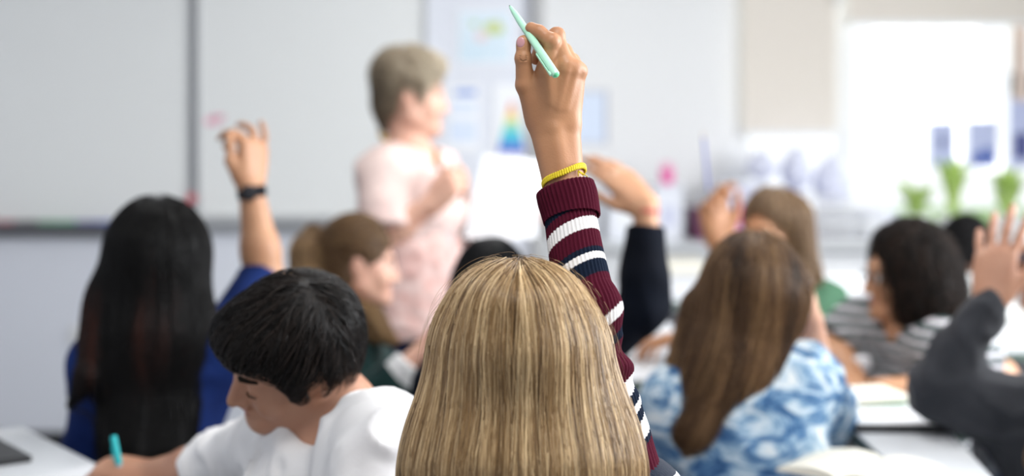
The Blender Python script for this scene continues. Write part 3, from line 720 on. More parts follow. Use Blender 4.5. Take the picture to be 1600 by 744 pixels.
def g1(p):
    v = np.tile(V(0, 0, -1.0), (len(p), 1)); top = np.clip((p[:, 2]-P(0, 450, 1.6)[2])/.02, 0, 1)
    v[:, 0] += top*np.tanh((p[:, 0]-P(812, 0, 1.6)[0])*60)*.5; v[:, 1] += top*(-.6)
    return v
rs = np.random.RandomState(5)
sA = surf_starts(Fh, 15000, lambda v: (v[:, 2] > P(0, 560, 1.6)[2]) & (v[:, 1] < 1.67), 2)
sB = surf_starts(Fh, 9000, lambda v: (v[:, 2] > P(0, 700, 1.6)[2]) & (v[:, 1] < 1.66), 3)
starts = np.concatenate([sA, sB])
strands('hair_strands', Fh, starts, g1, 34, .0125, hm1, body, p1.origin, (-.010, .0015), .00042, tint1, .035, 7)
# loose fly-away hairs round the crown
sF = surf_starts(Fh, 260, lambda v: v[:, 2] > P(0, 500, 1.6)[2], 9)
strands('flyaway_hair', Fh, sF, g1, 12, .007, hm1, body, p1.origin, (.001, .010), .00016, tint1, .35, 8)
# yellow knotted bracelet
br = MB(); C0 = P(881.5, 276, 1.702); ax = unit(P(866, 205, 1.722)-P(889, 330, 1.69)); a = unit(np.cross(ax, V(0, 1, 0))); a = a if a[0] > 0 else -a; b = np.cross(a, ax); b = b if b[1] < 0 else -b
yel = mat('yellow_cord', (.80, .62, .015), .6, bump=.4, bscale=1500)
N_ = 58
for i in range(N_):
    t = 2*math.pi*i/N_; c = C0+.0268*math.cos(t)*a+.0238*math.sin(t)*b+ax*(.006*math.cos(t)+.001*math.sin(3*t)); rr_ = unit(c-C0)
    for s_ in (-1, 1): br.ball(c+ax*s_*.0014, (.0018, .0019, .0026), 8, np.stack([unit(np.cross(rr_, ax)), rr_, ax], 1))
for dx, dz in ((.004, -.006), (.007, -.007), (.0, -.0065)):
    q = C0+.0225*math.cos(.7)*a+.0215*math.sin(.7)*b; br.tube([q, q+V(dx, -.003, dz*.6), q+V(dx*1.6, -.002, dz)], [.0010, .0008, .0005], 6)
br.build('bracelet', yel, body, p1.origin, True)
# mint pen
mint = mat('mint_plastic', (.46, .83, .62), .35, coat=.3, bump=.05, bscale=700); mint_d = mat('mint_dark', (.18, .68, .36), .35); tip_m = mat('pen_tip', (.05, .12, .09), .4)
A = Hd(796, 8.5, -26); B = P(869, 117.5, 1.665); dd = unit(B-A); Lp = np.linalg.norm(B-A)
org = tuple((A+B)/2); pr = empty('pen', org, 'mint green pen held up in the raised hand', 'pen')
prof = [(0, .0006), (.0025, .0011), (.003, .0019), (.014, .0034), (.032, .0043), (Lp*.36, .0045), (Lp*.405, .0046), (Lp*.41, .0042), (Lp*.425, .0042), (Lp*.43, .0047), (Lp*.95, .0049), (Lp-.001, .0049), (Lp, .0044)]
MB().tube([A+dd*x for x, _ in prof[2:]], [r for _, r in prof[2:]], 28).build('barrel', mint, pr, org, True)
MB().tube([A, A+dd*.0035], [.0006, .0013], 12).build('nib', tip_m, pr, org, True)
MB().tube([B-dd*.002, B+dd*.0006, B+dd*.0012], [.0036, .0036, .0030], 24).tube([B, B+dd*.0022, B+dd*.0026], [.0019, .0019, .0012], 20).build('end_plug', mint_d, pr, org, True)
sd = unit(np.cross(dd, V(0, 1, 0))); sd = sd if sd[0] < 0 else -sd; sd = unit(sd*.9+V(0, -.3, 0)); nn = np.cross(dd, sd)
Rb = np.stack([dd, sd, nn], 1)
MB().box(A+dd*(Lp*.82)+sd*.0062, (.040, .0018, .0038), Rb, .0007).box(A+dd*(Lp*.82+.017)+sd*.0050, (.006, .0036, .0040), Rb, .0007).build('clip', mint, pr, org)
def band(F_pts, r, name, m, parent, origin, ry=None, n=40, tilt=0):
    """a wristband round the wrist: centre, axis"""
    c, ax = F_pts; ax = unit(ax); a = unit(np.cross(ax, V(0, 1, 0))); b = np.cross(a, ax); mb = MB()
    pts = [c+r*math.cos(t)*a+(ry or r)*math.sin(t)*b for t in np.linspace(0, 2*math.pi, n)]
    return pts, mb

# ---------------------------------------------------------------- 2 black-haired pupil in navy, watch arm up
Y = 2.9
p2 = Person('long black-haired pupil in a navy top raising the arm with a black watch', skin_tan, P(246, 422, Y), rot(-6), P(243, 502, Y),
            [P(163, 570, Y), P(352, 540, Y)], [P(140, 700, Y+.05), P(414, 440, 3.03)], [P(150, 760, Y+.28), P(392, 292, 3.04)], (P(250, 0, Y)[0], Y+.02, .50), -4, hs=.93, ly=12)
h2 = dict(d=V(.04, .1, 1), n=V(-.75, .6, 0), side='R', curls=[(50, 45, 25), (62, 50, 25), (30, 35, 18), (4, 22, 12)], s=.98, thumb=(4, 35, 25), splay=5)
p2.body([dict(d=V(.5, 1, 0), n=V(0, 0, -1), side='L', curls=RELAX, s=.9), h2])
royal = mat('navy_jersey', (.010, .028, .135), .8, noise=(.007, .018, .09), nscale=10)
royal2 = mat('dark_navy_jersey', (.010, .016, .058), .8, noise=(.008, .012, .04), nscale=10)  # navy jersey with its shaded side put into the colour; not assigned
N_ = royal2.node_tree.nodes; tc = N_.new('ShaderNodeTexCoord')
p2.shirt('navy_top', royal, (1.6, .98), o=.013, flare=.006, amp=.005)
p2.trousers(denim); p2.shoes(shoe_m)
wa = unit(p2.wr[1]-p2.el[1]); wc = p2.wr[1]-wa*.012
r = MB().tube([wc-wa*.012, wc-wa*.011, wc+wa*.011, wc+wa*.012], [.029, .0315, .0315, .029], 32); w = r.build('watch_strap', black_cloth, p2.root, p2.origin, True)
MB().tube([wc+V(.0, -.030, 0), wc+V(0, -.037, 0), wc+V(0, -.039, 0)], [.017, .017, .014], 24).build('watch_face', mat('watch_face', (.02, .02, .025), .2), w, (0, 0, 0) if False else p2.origin, True)
F = Field()
F.ell(P(246, 395, Y), (.100, .112, .118), None, .01); F.cone(P(246, 400, Y+.0), P(243, 520, Y-.03), .098, .112, .04, flat=(V(0, 1, 0), .85))
F.cone(P(243, 520, Y-.04), P(226, 700, Y-.09), .112, .096, .04, flat=(V(0, 1, 0), .42)); F.cone(P(180, 470, Y-.03), P(136, 585, Y-.10), .05, .018, .04, flat=(V(0, 1, 0), .6))
F.cone(P(136, 585, Y-.10), P(108, 632, Y-.10), .018, .006, .02)
F.ell(P(246, 440, Y+.15), (.062, .07, .12), None, .02, 's')
hb = hair_mat('black_hair', (.003, .0028, .003), (.006, .005, .005), (.075, .022, .014), .42, .22)
field_obj('hair', shrink(F, .008), .006, mat('black_hair_depth', (.006, .005, .005), .6), p2.root, p2.origin)
down = lambda p: np.tile(V(0, 0, -1.0), (len(p), 1))
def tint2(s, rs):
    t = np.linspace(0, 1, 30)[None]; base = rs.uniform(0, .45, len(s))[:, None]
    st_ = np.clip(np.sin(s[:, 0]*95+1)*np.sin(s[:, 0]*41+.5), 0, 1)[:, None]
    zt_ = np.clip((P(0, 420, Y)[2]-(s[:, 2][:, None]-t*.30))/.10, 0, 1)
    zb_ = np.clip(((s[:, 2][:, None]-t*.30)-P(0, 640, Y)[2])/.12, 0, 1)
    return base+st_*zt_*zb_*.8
st_ = surf_starts(F, 5200, lambda v: (v[:, 2] > P(0, 560, Y)[2]) & (v[:, 1] < Y+.06), 12)
strands('hair_strands', F, st_, down, 30, .0105, hb, p2.root, p2.origin, (-.010, .002), .0007, tint2, .05, 13)

# ---------------------------------------------------------------- 3 boy in the white t-shirt, writing
Rb3 = np.array(Matrix.Rotation(math.radians(-8.4), 3, 'Y') @ Matrix.Rotation(math.radians(33.3), 3, 'X') @ Matrix.Rotation(math.radians(117), 3, 'Z'))       # the crown tips towards the camera
H3 = P(454.3, 560.4, 2.08); Y = 2.08
p3 = Person('dark-haired boy in a white v-neck t-shirt bent over the table and writing', skin_olive, H3, Rb3, P(520, 648, 2.13),
            [P(594, 700, 2.00), P(455, 690, 2.27)], [P(560, 905, 1.90), P(338, 732, 2.40)], [P(470, 900, 2.12), P(236, 742, 2.47)], (-.34, 2.17, .50), 62, hs=.888, female=False, chest=.125, waist=.10)
h3 = dict(d=V(-1, .15, .12), n=V(.2, .2, -1), side='R', curls=[(42, 48, 25), (48, 52, 28), (52, 55, 30), (55, 55, 30)], s=.95, thumb=(20, 35, 15), splay=1)
p3.body([dict(d=V(-.6, .6, 0), n=V(0, 0, -1), side='L', curls=RELAX, s=.95), h3], h=.0038, nose=1.15, neck_r=.053)
tee = mat('white_tee', (.80, .79, .80), .85, bump=.1, bscale=500, sheen=.1)
def ex3(F): F.cone(P(512, 636, 2.09), P(464, 678, 2.00), .058, .020, .012, op='s')
p3.shirt('t_shirt', tee, (.85, 1.12), o=.015, neck=.070, amp=.010, freq=48, flare=.008, h=.005, extra=ex3)
p3.trousers(navy_cloth); p3.shoes(shoe_m)
T3 = lambda x, y, z: H3+Rb3@(V(x, y, z)*.888)
face_details(H3, Rb3, .888, p3.root, p3.origin, 'closed', brow_m, mat('lip_olive', (.42, .17, .13), .45), 1.7)
F, _ = hair_field(H3, Rb3, 1.0, .012, .020)
F.p = []
F.ell(T3(0, -.018, .046), (.085, .096, .084), Rb3, .01); F.ell(T3(0, .050, .080), (.062, .044, .034), Rb3, .02); F.ell(T3(0, .078, .083), (.046, .021, .016), Rb3, .015)
F.ell(T3(0, -.050, .0), (.070, .052, .068), Rb3, .03)
F.ell(T3(0, .092, -.018), (.12, .068, .083), Rb3, .008, 's')
for x in (-1, 1): F.cone(T3(x*.068, .020, .05), T3(x*.073, .018, -.016), .014, .005, .012)
for x in (-1, 1): F.ell(T3(x*.084, -.008, -.008), (.032, .024, .034), Rb3, .006, 's')
hd = hair_mat('dark_brown_hair', (.002, .0018, .0018), (.007, .005, .0045), (.034, .024, .020), .36, .26)
field_obj('hair', shrink(F, .004), .0045, mat('dark_hair_depth', (.009, .006, .005), .6), p3.root, p3.origin)
cr = T3(0, -.075, .125)
def g3(p):
    l = (p-H3)@Rb3; v = np.zeros_like(l); v[:, 1] = .9+l[:, 1]*2; v[:, 0] = .25+l[:, 0]*5; v[:, 2] = -.55-(np.abs(l[:, 0])*8)
    bk = l[:, 1] < -.05; v[bk] = np.stack([l[bk, 0]*6, -.3+0*l[bk, 0], -1+0*l[bk, 0]], 1); return v@Rb3.T
st_ = surf_starts(F, 4500, lambda v: ((v-H3)@Rb3)[:, 2] > .01, 21)
strands('hair_strands', F, st_, g3, 12, .0075, hd, p3.root, p3.origin, (-.004, .009), .00065, None, .24, 22)

# ---------------------------------------------------------------- 4 ponytail pupil in the dark green jacket
Y = 3.6; H4 = P(561, 414, Y); R4 = rot(-80, -6, 0)
p4 = Person('fair pupil with a brown ponytail in a dark green jacket facing the teacher', skin_rosy, H4, R4, P(545, 500, Y+.02),
            [P(560, 560, Y+.16), P(545, 556, Y-.14)], [P(640, 640, Y+.12), P(568, 655, Y-.26)], [P(705, 600, Y+.05), P(644, 566, Y-.24)], (P(515, 0, Y)[0], Y+.03, .50), -78, hs=.92, ly=30)
p4.body([dict(d=V(1, 0, .1), n=V(0, 0, -1), side='L', curls=RELAX, s=.9), dict(d=V(.8, .2, .75), n=V(.6, .5, -.6), side='R', curls=FIST, s=.95)], h=.006)
green = mat('dark_green_fleece', (.008, .030, .028), .9, noise=(.005, .018, .019), nscale=8, sheen=.1)
p4.shirt('jacket', green, (1.85, 1.72), o=.020, neck=.062, amp=.006, collar=.03)
F = Field(); q = p4.wr[1]; d_ = unit(p4.wr[1]-p4.el[1]); F.cone(q-d_*.062, q-d_*.005, .047, .042, .01, capb=True); field_obj('white_cuff', F, .005, mat('white_cuff', (.8, .8, .8), .8), p4.root, p4.origin)
p4.trousers(denim); p4.shoes(shoe_m)
face_details(H4, R4, .92, p4.root, p4.origin)
F, T = hair_field(H4, R4, .92, .008, .010); cut_face(F, T, R4, .92, down=.035)
F.ell(T(0, .085, -.03), V(.075, .065, .085)*.92, R4, .012, 's')
for x in (-1, 1): F.ell(T(x*.080, -.004, -.008), (.022, .022, .032), R4, .008, 's')
tie = P(490, 362, Y)
Fp = Field(); Fp.chain([tie, P(479, 395, Y-.02), P(482, 440, Y-.04), P(520, 480, Y-.10), P(575, 505, Y-.16), P(612, 530, Y-.18)], [.022, .036, .042, .044, .036, .012], .03)
Fp.cone(P(545, 395, Y-.0), tie, .02, .018, .02)
hbr = hair_mat('brown_hair', (.045, .022, .010), (.17, .090, .036), (.50, .32, .15), .45, .4)
hbd = mat('brown_hair_depth', (.085, .045, .020), .7)
field_obj('hair', F, .006, hbd, p4.root, p4.origin); pt = field_obj('ponytail', shrink(Fp, .004), .006, hbd, p4.root, p4.origin)
g4 = lambda p: np.asarray(tie)-p
st_ = surf_starts(F, 2600, lambda v: v[:, 2] > P(0, 440, Y)[2], 31)
strands('hair_strands', F, st_, g4, 10, .010, hbr, p4.root, p4.origin, (-.002, .003), .0008, clump_tint(H4, 22, .3, .35), .05, 32)
ctr = [tie, P(479, 395, Y-.02), P(482, 440, Y-.04), P(520, 480, Y-.10), P(575, 505, Y-.16), P(625, 540, Y-.2)]
def gpath(ctr):
    ctr = np.array(ctr)
    def g(p):
        d = np.linalg.norm(p[:, None]-ctr[None, :-1], axis=2); i = d.argmin(1); return (ctr[1:]-ctr[:-1])[i]/np.linalg.norm((ctr[1:]-ctr[:-1])[i], axis=1, keepdims=True)+V(0, 0, -.15)
    return g
st_ = surf_starts(Fp, 2200, lambda v: v[:, 0] < P(600, 0, Y)[0], 33)
strands('ponytail_strands', Fp, st_, gpath(ctr), 14, .010, hbr, pt, p4.origin, (-.006, .006), .0008, clump_tint(P(500, 440, Y), 30, .4, .62), .16, 34)
MB().ball(np.asarray(tie)+V(.004, 0, 0), (.012, .022, .024), 16).build('hair_tie', black_cloth, p4.root, p4.origin, True)

# ---------------------------------------------------------------- 5 the teacher
Y = 4.1; H5 = P(640, 152, Y); R5 = rot(-82, -4, 4)
p5 = Person('teacher with short grey-blonde hair in a pale pink blouse holding a big white sheet', skin_rosy, H5, R5, P(640, 238, Y+.01),
            [P(682, 276, Y+.10), P(598, 276, Y-.10)], [P(742, 372, Y+.26), P(604, 365, Y-.18)], [P(818, 334, Y+.12), P(672, 322, Y-.20)], (P(640, 0, Y)[0], Y, .93), -125, hs=1.0, legs='stand', chest=.118, waist=.108, depth=.8)
h5 = dict(d=V(.75, -.1, .8), n=V(.6, .6, 0), side='R', curls=[(30, 60, 40), (50, 70, 40), (55, 70, 40), (55, 70, 40)], s=1.0, thumb=(20, 30, 20))
p5.body([dict(d=V(1, -.1, .12), n=V(0, -.8, -.5), side='L', curls=RELAX, s=1.0), h5], h=.006)
blouse = mat('pink_blouse', (.72, .57, .53), .8, noise=(.64, .48, .45), nscale=7)
def ex(F):
    up = V(0, 0, 1); F.cone(p5.N+p5.f*.02, p5.N+p5.f*.16-up*.15, .085, .03, .012, op='s'); F.cone(p5.pel+up*.30, p5.pel+up*.02, .125, .160, .05, flat=(p5.f, .82), capb=True)
p5.shirt('blouse', blouse, (1.35, .98), o=.018, neck=.074, vneck=(.13, .12), amp=.010, freq=28, flare=.022, extra=ex, h=.007)
F = Field(); F.cone(p5.pel+V(0, 0, .12), p5.pel-V(0, 0, .10), .168, .178, .02, flat=(p5.f, .85), capb=True); F.fold = folds(.007, 45, 8)
field_obj('blouse_hem', F, .007, mat('pink_floral', (.70, .42, .38), .8, noise=(.80, .60, .56), nscale=30), p5.root, p5.origin)
p5.trousers(navy_cloth); p5.shoes(black_cloth); face_details(H5, R5, 1.0, p5.root, p5.origin, 'open', mat('grey_brow', (.25, .17, .12), .8))
gold = mat('gold_beads', (.55, .33, .08), .35, metal=.6); mb = MB()
for k in range(26):
    t = math.pi*(k/25*1.5-.75)+math.pi/2; c = p5.N+V(0, 0, .022-.045*math.sin(t))+p5.f*.085*math.sin(t)+p5.r*.080*math.cos(t); mb.ball(c, .0095, 8)
mb.build('bead_necklace', gold, p5.root, p5.origin, True)
ln = MB(); c0 = p5.N+p5.f*.10
ln.tube([p5.N+p5.r*.05+V(0, 0, .01), p5.N+p5.f*.115+p5.r*.05-V(0, 0, .08), p5.N+p5.f*.15+p5.r*.0-V(0, 0, .28), p5.N+p5.f*.15-V(0, 0, .42)], .004, 8)
ln.tube([p5.N-p5.r*.05+V(0, 0, .01), p5.N+p5.f*.115-p5.r*.05-V(0, 0, .08), p5.N+p5.f*.15+p5.r*.0-V(0, 0, .28)], .004, 8)
ln.build('lanyard', mat('lanyard_grey', (.28, .33, .38), .5), p5.root, p5.origin, True)
F = Field(); T5 = lambda x, y, z: H5+R5@V(x, y, z)
F.ell(T5(0, -.018, .058), (.086, .098, .090), R5, .01); F.ell(T5(0, .040, .095), (.062, .055, .038), R5, .02); F.ell(T5(0, -.050, .0), (.066, .050, .070), R5, .02); F.cone(T5(0, -.06, -.03), T5(0, -.056, -.085), .040, .024, .02)
for x in (-1, 1): F.ell(T5(x*.080, .0, -.010), (.022, .022, .034), R5, .008, 's'); F.cone(T5(x*.068, .028, .05), T5(x*.072, .030, .0), .012, .005, .01)
F.fold = folds(.004, 60, 4); hg = hair_mat('ash_blonde_hair', (.12, .085, .055), (.36, .29, .20), (.74, .66, .52), .5, .4)
field_obj('hair', shrink(F, .003), .006, mat('ash_hair_depth', (.16, .12, .08), .7), p5.root, p5.origin)
def g5(p):
    l = (p-H5)@R5; v = np.zeros_like(l); v[:, 1] = .8; v[:, 2] = -.5+(l[:, 1] > 0)*.3; v[:, 0] = l[:, 0]*6; bk = l[:, 1] < -.03; v[bk, 1] = -.2; v[bk, 2] = -1; return v@R5.T
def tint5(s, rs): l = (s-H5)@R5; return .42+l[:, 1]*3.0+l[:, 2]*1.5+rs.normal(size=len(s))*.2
st_ = surf_starts(F, 3500, lambda v: v[:, 2] > P(0, 190, Y)[2], 41)
strands('hair_strands', F, st_, g5, 7, .0075, hg, p5.root, p5.origin, (-.003, .010), .0009, tint5, .35, 42)

# ---------------------------------------------------------------- 6 black-haired pupil in black, arm bent up
Y = 3.2; H6 = P(766, 462, Y)
p6 = Person('pupil with smooth black hair and a black top raising an arm with a red wristband', skin_tan, H6, rot(-12), P(768, 540, Y),
            [P(694, 606, Y), P(880, 584, Y)], [P(680, 730, Y+.05), P(1006, 480, Y-.04)], [P(700, 740, Y+.3), P(1010, 322, Y-.02)], (P(768, 0, Y)[0], Y, .48), -5, hs=.93, chest=.12)
p6.body([dict(d=V(.2, 1, 0), n=V(0, 0, -1), side='L', curls=RELAX, s=.9), dict(d=V(-.62, .15, .62), n=V(-.35, .85, -.35), side='R', curls=[(12, 15, 8), (10, 15, 8), (12, 16, 8), (15, 18, 10)], s=.98, thumb=(15, 20, 10), splay=1)], h=.006)
p6.shirt('black_top', mat('black_navy_top', (.004, .006, .012), .85, noise=(.003, .004, .008), nscale=10), (1.9, 1.80), o=.014, amp=.005, collar=.02); p6.trousers(black_cloth); p6.shoes(shoe_m)
wa = unit(p6.wr[1]-p6.el[1]); wc = p6.wr[1]-wa*.012; MB().tube([wc-wa*.005, wc-wa*.004, wc+wa*.004, wc+wa*.005], [.027, .030, .030, .027], 28).build('wristband', mat('red_band', (.55, .10, .08), .6), p6.root, p6.origin, True)
F = Field(); F.ell(P(767, 452, Y-.005), (.090, .106, .120), None, .01); F.cone(P(767, 470, Y-.02), P(767, 560, Y-.045), .082, .062, .03, flat=(V(0, 1, 0), .7)); F.ell(P(760, 480, Y+.15), (.06, .075, .10), None, .02, 's')
field_obj('hair', shrink(F, .003), .006, mat('jet_hair_depth', (.005, .005, .006), .7), p6.root, p6.origin)
hj = hair_mat('jet_hair', (.003, .003, .004), (.005, .005, .006), (.009, .009, .012), .55, .15)
strands('hair_strands', F, surf_starts(F, 2400, lambda v: (v[:, 1] < Y+.07) & (v[:, 2] > P(0, 540, Y)[2]), 51), down, 16, .009, hj, p6.root, p6.origin, (-.003, .001), .0008, None, .05, 52)

# ---------------------------------------------------------------- 7 long brown hair, tie-dye shirt
Y = 2.8; H7 = P(1183, 474, Y); R7 = rot(-28, -6, 4)
p7 = Person('long brown-haired pupil in a blue and white tie-dye shirt, hand at the cheek', skin_fair, H7, R7, P(1172, 562, Y-.01),
            [P(1062, 636, Y-.02), P(1250, 600, Y-.01)], [P(1030, 720, Y+.16), P(1284, 652, Y+.17)], [P(1056, 640, Y+.32), P(1266, 500, Y+.10)], (P(1165, 0, Y)[0], Y-.06, .48), -14, hs=.93, ly=7)
p7.body([dict(d=V(.0, 1, .3), n=V(0, 0, -1), side='L', curls=RELAX, s=.9), dict(d=V(-.25, -.05, 1), n=V(-.8, -.2, 0), side='R', curls=[(15, 25, 15)]*4, s=.9, thumb=(15, 30, 10), splay=1)], h=.005)
tie_m = mat('tie_dye', (.1, .2, .4), .8); nt = tie_m.node_tree; N = nt.nodes; L = nt.links; tc = N.new('ShaderNodeTexCoord'); nz = N.new('ShaderNodeTexNoise'); nz.inputs['Scale'].default_value = 11; nz.inputs['Detail'].default_value = 6; nz.inputs['Distortion'].default_value = 1.6; nz.inputs['Roughness'].default_value = .62
mp = N.new('ShaderNodeMapping'); mp.inputs['Scale'].default_value = (1, 1, 1.6); mp.inputs['Rotation'].default_value = (.3, .6, .2)
rp = N.new('ShaderNodeValToRGB'); e = rp.color_ramp.elements; e[0].position = .36; e[0].color = (.030, .085, .20, 1); e[1].position = .66; e[1].color = (.74, .76, .76, 1)
for ps, c in ((.43, (.075, .17, .33)), (.49, (.20, .33, .48)), (.55, (.46, .57, .66))): x = e.new(ps); x.color = (*c, 1)
L.new(tc.outputs['Object'], mp.inputs[0]); L.new(mp.outputs[0], nz.inputs['Vector']); L.new(nz.outputs[0], rp.inputs[0]); L.new(rp.outputs[0], N['Principled BSDF'].inputs['Base Color'])
p7.shirt('tie_dye_shirt', tie_m, (1.2, .95), o=.022, amp=.007, flare=.018, freq=30); p7.trousers(denim); p7.shoes(shoe_m)
F = Field(); F.ell(P(1178, 447, Y), (.093, .108, .112), None, .01); F.cone(P(1170, 460, Y-.02), P(1135, 580, Y-.05), .092, .078, .04, flat=(V(0, 1, 0), .9))
F.cone(P(1135, 580, Y-.07), P(1090, 668, Y-.10), .074, .046, .03, flat=(V(0, 1, 0), .6)); F.cone(P(1090, 480, Y), P(1052, 600, Y-.01), .03, .022, .04); F.cone(P(1052, 600, Y-.01), P(1040, 640, Y-.01), .02, .010, .02)
F.cone(P(1232, 450, Y-.02), P(1238, 500, Y-.04), .045, .018, .03); F.ell(P(1262, 475, Y+.10), (.05, .07, .10), None, .02, 's')
F.cone(P(1195, 480, Y-.05), P(1190, 590, Y-.08), .06, .03, .04, flat=(V(0, 1, 0), .7))
field_obj('hair', shrink(F, .007), .006, mat('brown_hair_depth', (.05, .026, .012), .7), p7.root, p7.origin)
hbr7 = hair_mat('long_brown_hair', (.020, .009, .004), (.105, .050, .020), (.42, .25, .115), .42, .4)
def g7(p):
    v = np.tile(V(-.10, 0, -1.0), (len(p), 1)); v[:, 0] -= np.clip((P(0, 460, Y)[2]-p[:, 2])*1.6, 0, .35)*(p[:, 0] < P(1200, 0, Y)[0]); return v
def tint7(s, rs):
    x = s[:, 0]-P(1170, 0, Y)[0]; return .40+.22*np.sin(x*75)+.16*np.sin(x*131+2)+.1*np.sin(x*33+1)+rs.normal(size=len(s))*.13+np.clip(-x-.02, 0, .1)*1.5
strands('hair_strands', F, surf_starts(F, 7000, lambda v: (v[:, 1] < Y+.06) & (v[:, 2] > P(0, 610, Y)[2]), 61), g7, 26, .0105, hbr7, p7.root, p7.origin, (-.009, .003), .0007, tint7, .06, 62)

# ---------------------------------------------------------------- 8 brown-haired pupil in green, pencil up
Y = 3.9; H8 = P(1205, 366, Y); R8 = rot(140, -4, 0)
p8 = Person('brown-haired pupil in a green top raising a pencil, half hidden by the tie-dye shirt', skin_hand, H8, R8, P(1215, 438, Y),
            [P(1285, 478, Y), P(1165, 478, Y+.05)], [P(1212, 556, Y-.26), P(1146, 450, Y-.22)], [P(1090, 530, Y-.20), P(1121, 374, Y-.18)], (P(1225, 0, Y)[0], Y, .5), 150, hs=.93, ly=92)
h8 = dict(d=V(-.12, .05, 1), n=V(.3, -.9, 0), side='R', curls=[(30, 50, 25), (45, 60, 30), (60, 70, 35), (65, 70, 35)], s=1.05, thumb=(15, 40, 15))
p8.body([dict(d=V(-1, .1, 0), n=V(0, 0, -1), side='L', curls=RELAX, s=.95), h8], h=.006)
p8.shirt('green_top', mat('sage_green_top', (.055, .125, .075), .85), (1.9, .8), o=.014, amp=.005); p8.trousers(denim); p8.shoes(shoe_m); face_details(H8, R8, .93, p8.root, p8.origin)
F, T = hair_field(H8, R8, .93, .010, .012); F.ell(T(.0, .105, -.012), V(.060, .07, .078), R8, .012, 's')
F.cone(P(1240, 340, Y+.0), P(1256, 430, Y-.02), .055, .045, .04); F.cone(P(1256, 430, Y-.02), P(1250, 520, Y-.06), .045, .02, .03); F.cone(T(.03, -.05, 0), T(.03, -.06, -.16), .06, .04, .04)
field_obj('hair', shrink(F, .005), .006, mat('mid_brown_hair_depth', (.10, .058, .032), .7), p8.root, p8.origin)
hb8 = hair_mat('mid_brown_hair', (.075, .042, .022), (.20, .12, .062), (.42, .28, .16), .45, .4)
strands('hair_strands', F, surf_starts(F, 2600, lambda v: v[:, 2] > P(0, 470, Y)[2], 71), down, 18, .011, hb8, p8.root, p8.origin, (-.005, .002), .0009, clump_tint(H8, 20, .3, .45), .05, 72)
a = P(1098, 205, Y-.19); b = P(1107, 298, Y-.21); dd = unit(b-a); L_ = np.linalg.norm(b-a); pc = empty('pencil', tuple(b), 'thin blue pencil held upright in a raised hand at the window side', 'pencil')
MB().tube([a+dd*.018, b], [.0045, .0045], 6).build('barrel', mat('pencil_blue', (.10, .12, .36), .4), pc, tuple(b)); MB().tube([a+dd*.004, a+dd*.018], [.0012, .0044], 6).build('sharpened_wood', mat('pencil_wood', (.45, .35, .28), .7), pc, tuple(b)); MB().tube([a, a+dd*.0045], [.0003, .0013], 6).build('lead', eye_d, pc, tuple(b))

# ---------------------------------------------------------------- 9 curly-haired pupil with glasses, striped tee
Y = 3.5; H9 = P(1414, 432, Y); R9 = rot(96, -3, 0)
p9 = Person('pupil with glasses and dark curly hair in a grey and white striped t-shirt', skin_tan, H9, R9, P(1425, 512, Y),
            [P(1470, 548, Y-.15), P(1345, 510, Y+.12)], [P(1562, 588, Y-.10), P(1298, 548, Y+.08)], [P(1425, 602, Y-.22), P(1335, 588, Y-.06)], (P(1440, 0, Y)[0]+.05, Y+.13, .5), 118, hs=.94, ly=122)
p9.body([dict(d=V(-1, .05, 0), n=V(0, 0, -1), side='L', curls=RELAX, s=.9), dict(d=V(-.2, -.9, -.1), n=V(-.5, 0, -1), side='R', curls=[(40, 45, 25)]*4, s=.9)], h=.006)
strm = mat('striped_tee_cloth', (.4, .4, .4), .85); zstripes(strm, [(0, (.55, .53, .56)), (.36, (.045, .065, .065)), (.66, (.09, .115, .115)), (.98, (.62, .60, .62))], .025, 2, .03)
p9.shirt('striped_t_shirt', strm, (.72, .85), o=.014, neck=.075, amp=.005, flare=.015, vneck=(.07, .02)); p9.trousers(denim); p9.shoes(shoe_m); face_details(H9, R9, .94, p9.root, p9.origin)
T9 = lambda x, y, z: H9+R9@(V(x, y, z)*.94); g = MB()
for x in (-1, 1):
    g.tube([T9(x*.033+.021*math.cos(t), .100, .002+.015*math.sin(t)) for t in np.linspace(0, 2*math.pi, 24)], .0018, 6); g.tube([T9(x*.054, .099, .006), T9(x*.074, .07, .008), T9(x*.078, -.005, .006)], .0018, 6)
g.tube([T9(-.012, .101, .004), T9(0, .104, .006), T9(.012, .101, .004)], .0016, 6); g.build('glasses', mat('glasses_frame', (.02, .02, .03), .3), p9.root, p9.origin, True)
F = Field(); F.ell(P(1428, 420, Y), (.098, .112, .108), None, .01); F.ell(P(1444, 460, Y-.01), (.090, .115, .100), None, .03); F.ell(P(1420, 385, Y), (.075, .08, .055), None, .02); F.ell(P(1352, 440, Y), (.055, .075, .095), None, .015, 's'); F.ell(P(1352, 470, Y-.09), (.062, .05, .12), None, .015, 's')
F.fold = folds(.014, 75, 14); field_obj('hair', F, .006, mat('curly_hair_depth', (.010, .007, .006), .85), p9.root, p9.origin)
hc = hair_mat('curly_hair', (.003, .0025, .0025), (.009, .006, .005), (.045, .025, .016), .5, .2); F.fold = None
strands('hair_strands', F, surf_starts(F, 3600, lambda v: v[:, 2] > P(0, 515, Y)[2], 81), down, 16, .007, hc, p9.root, p9.origin, (-.004, .018), .0009, None, .4, 82, curl=1.6)

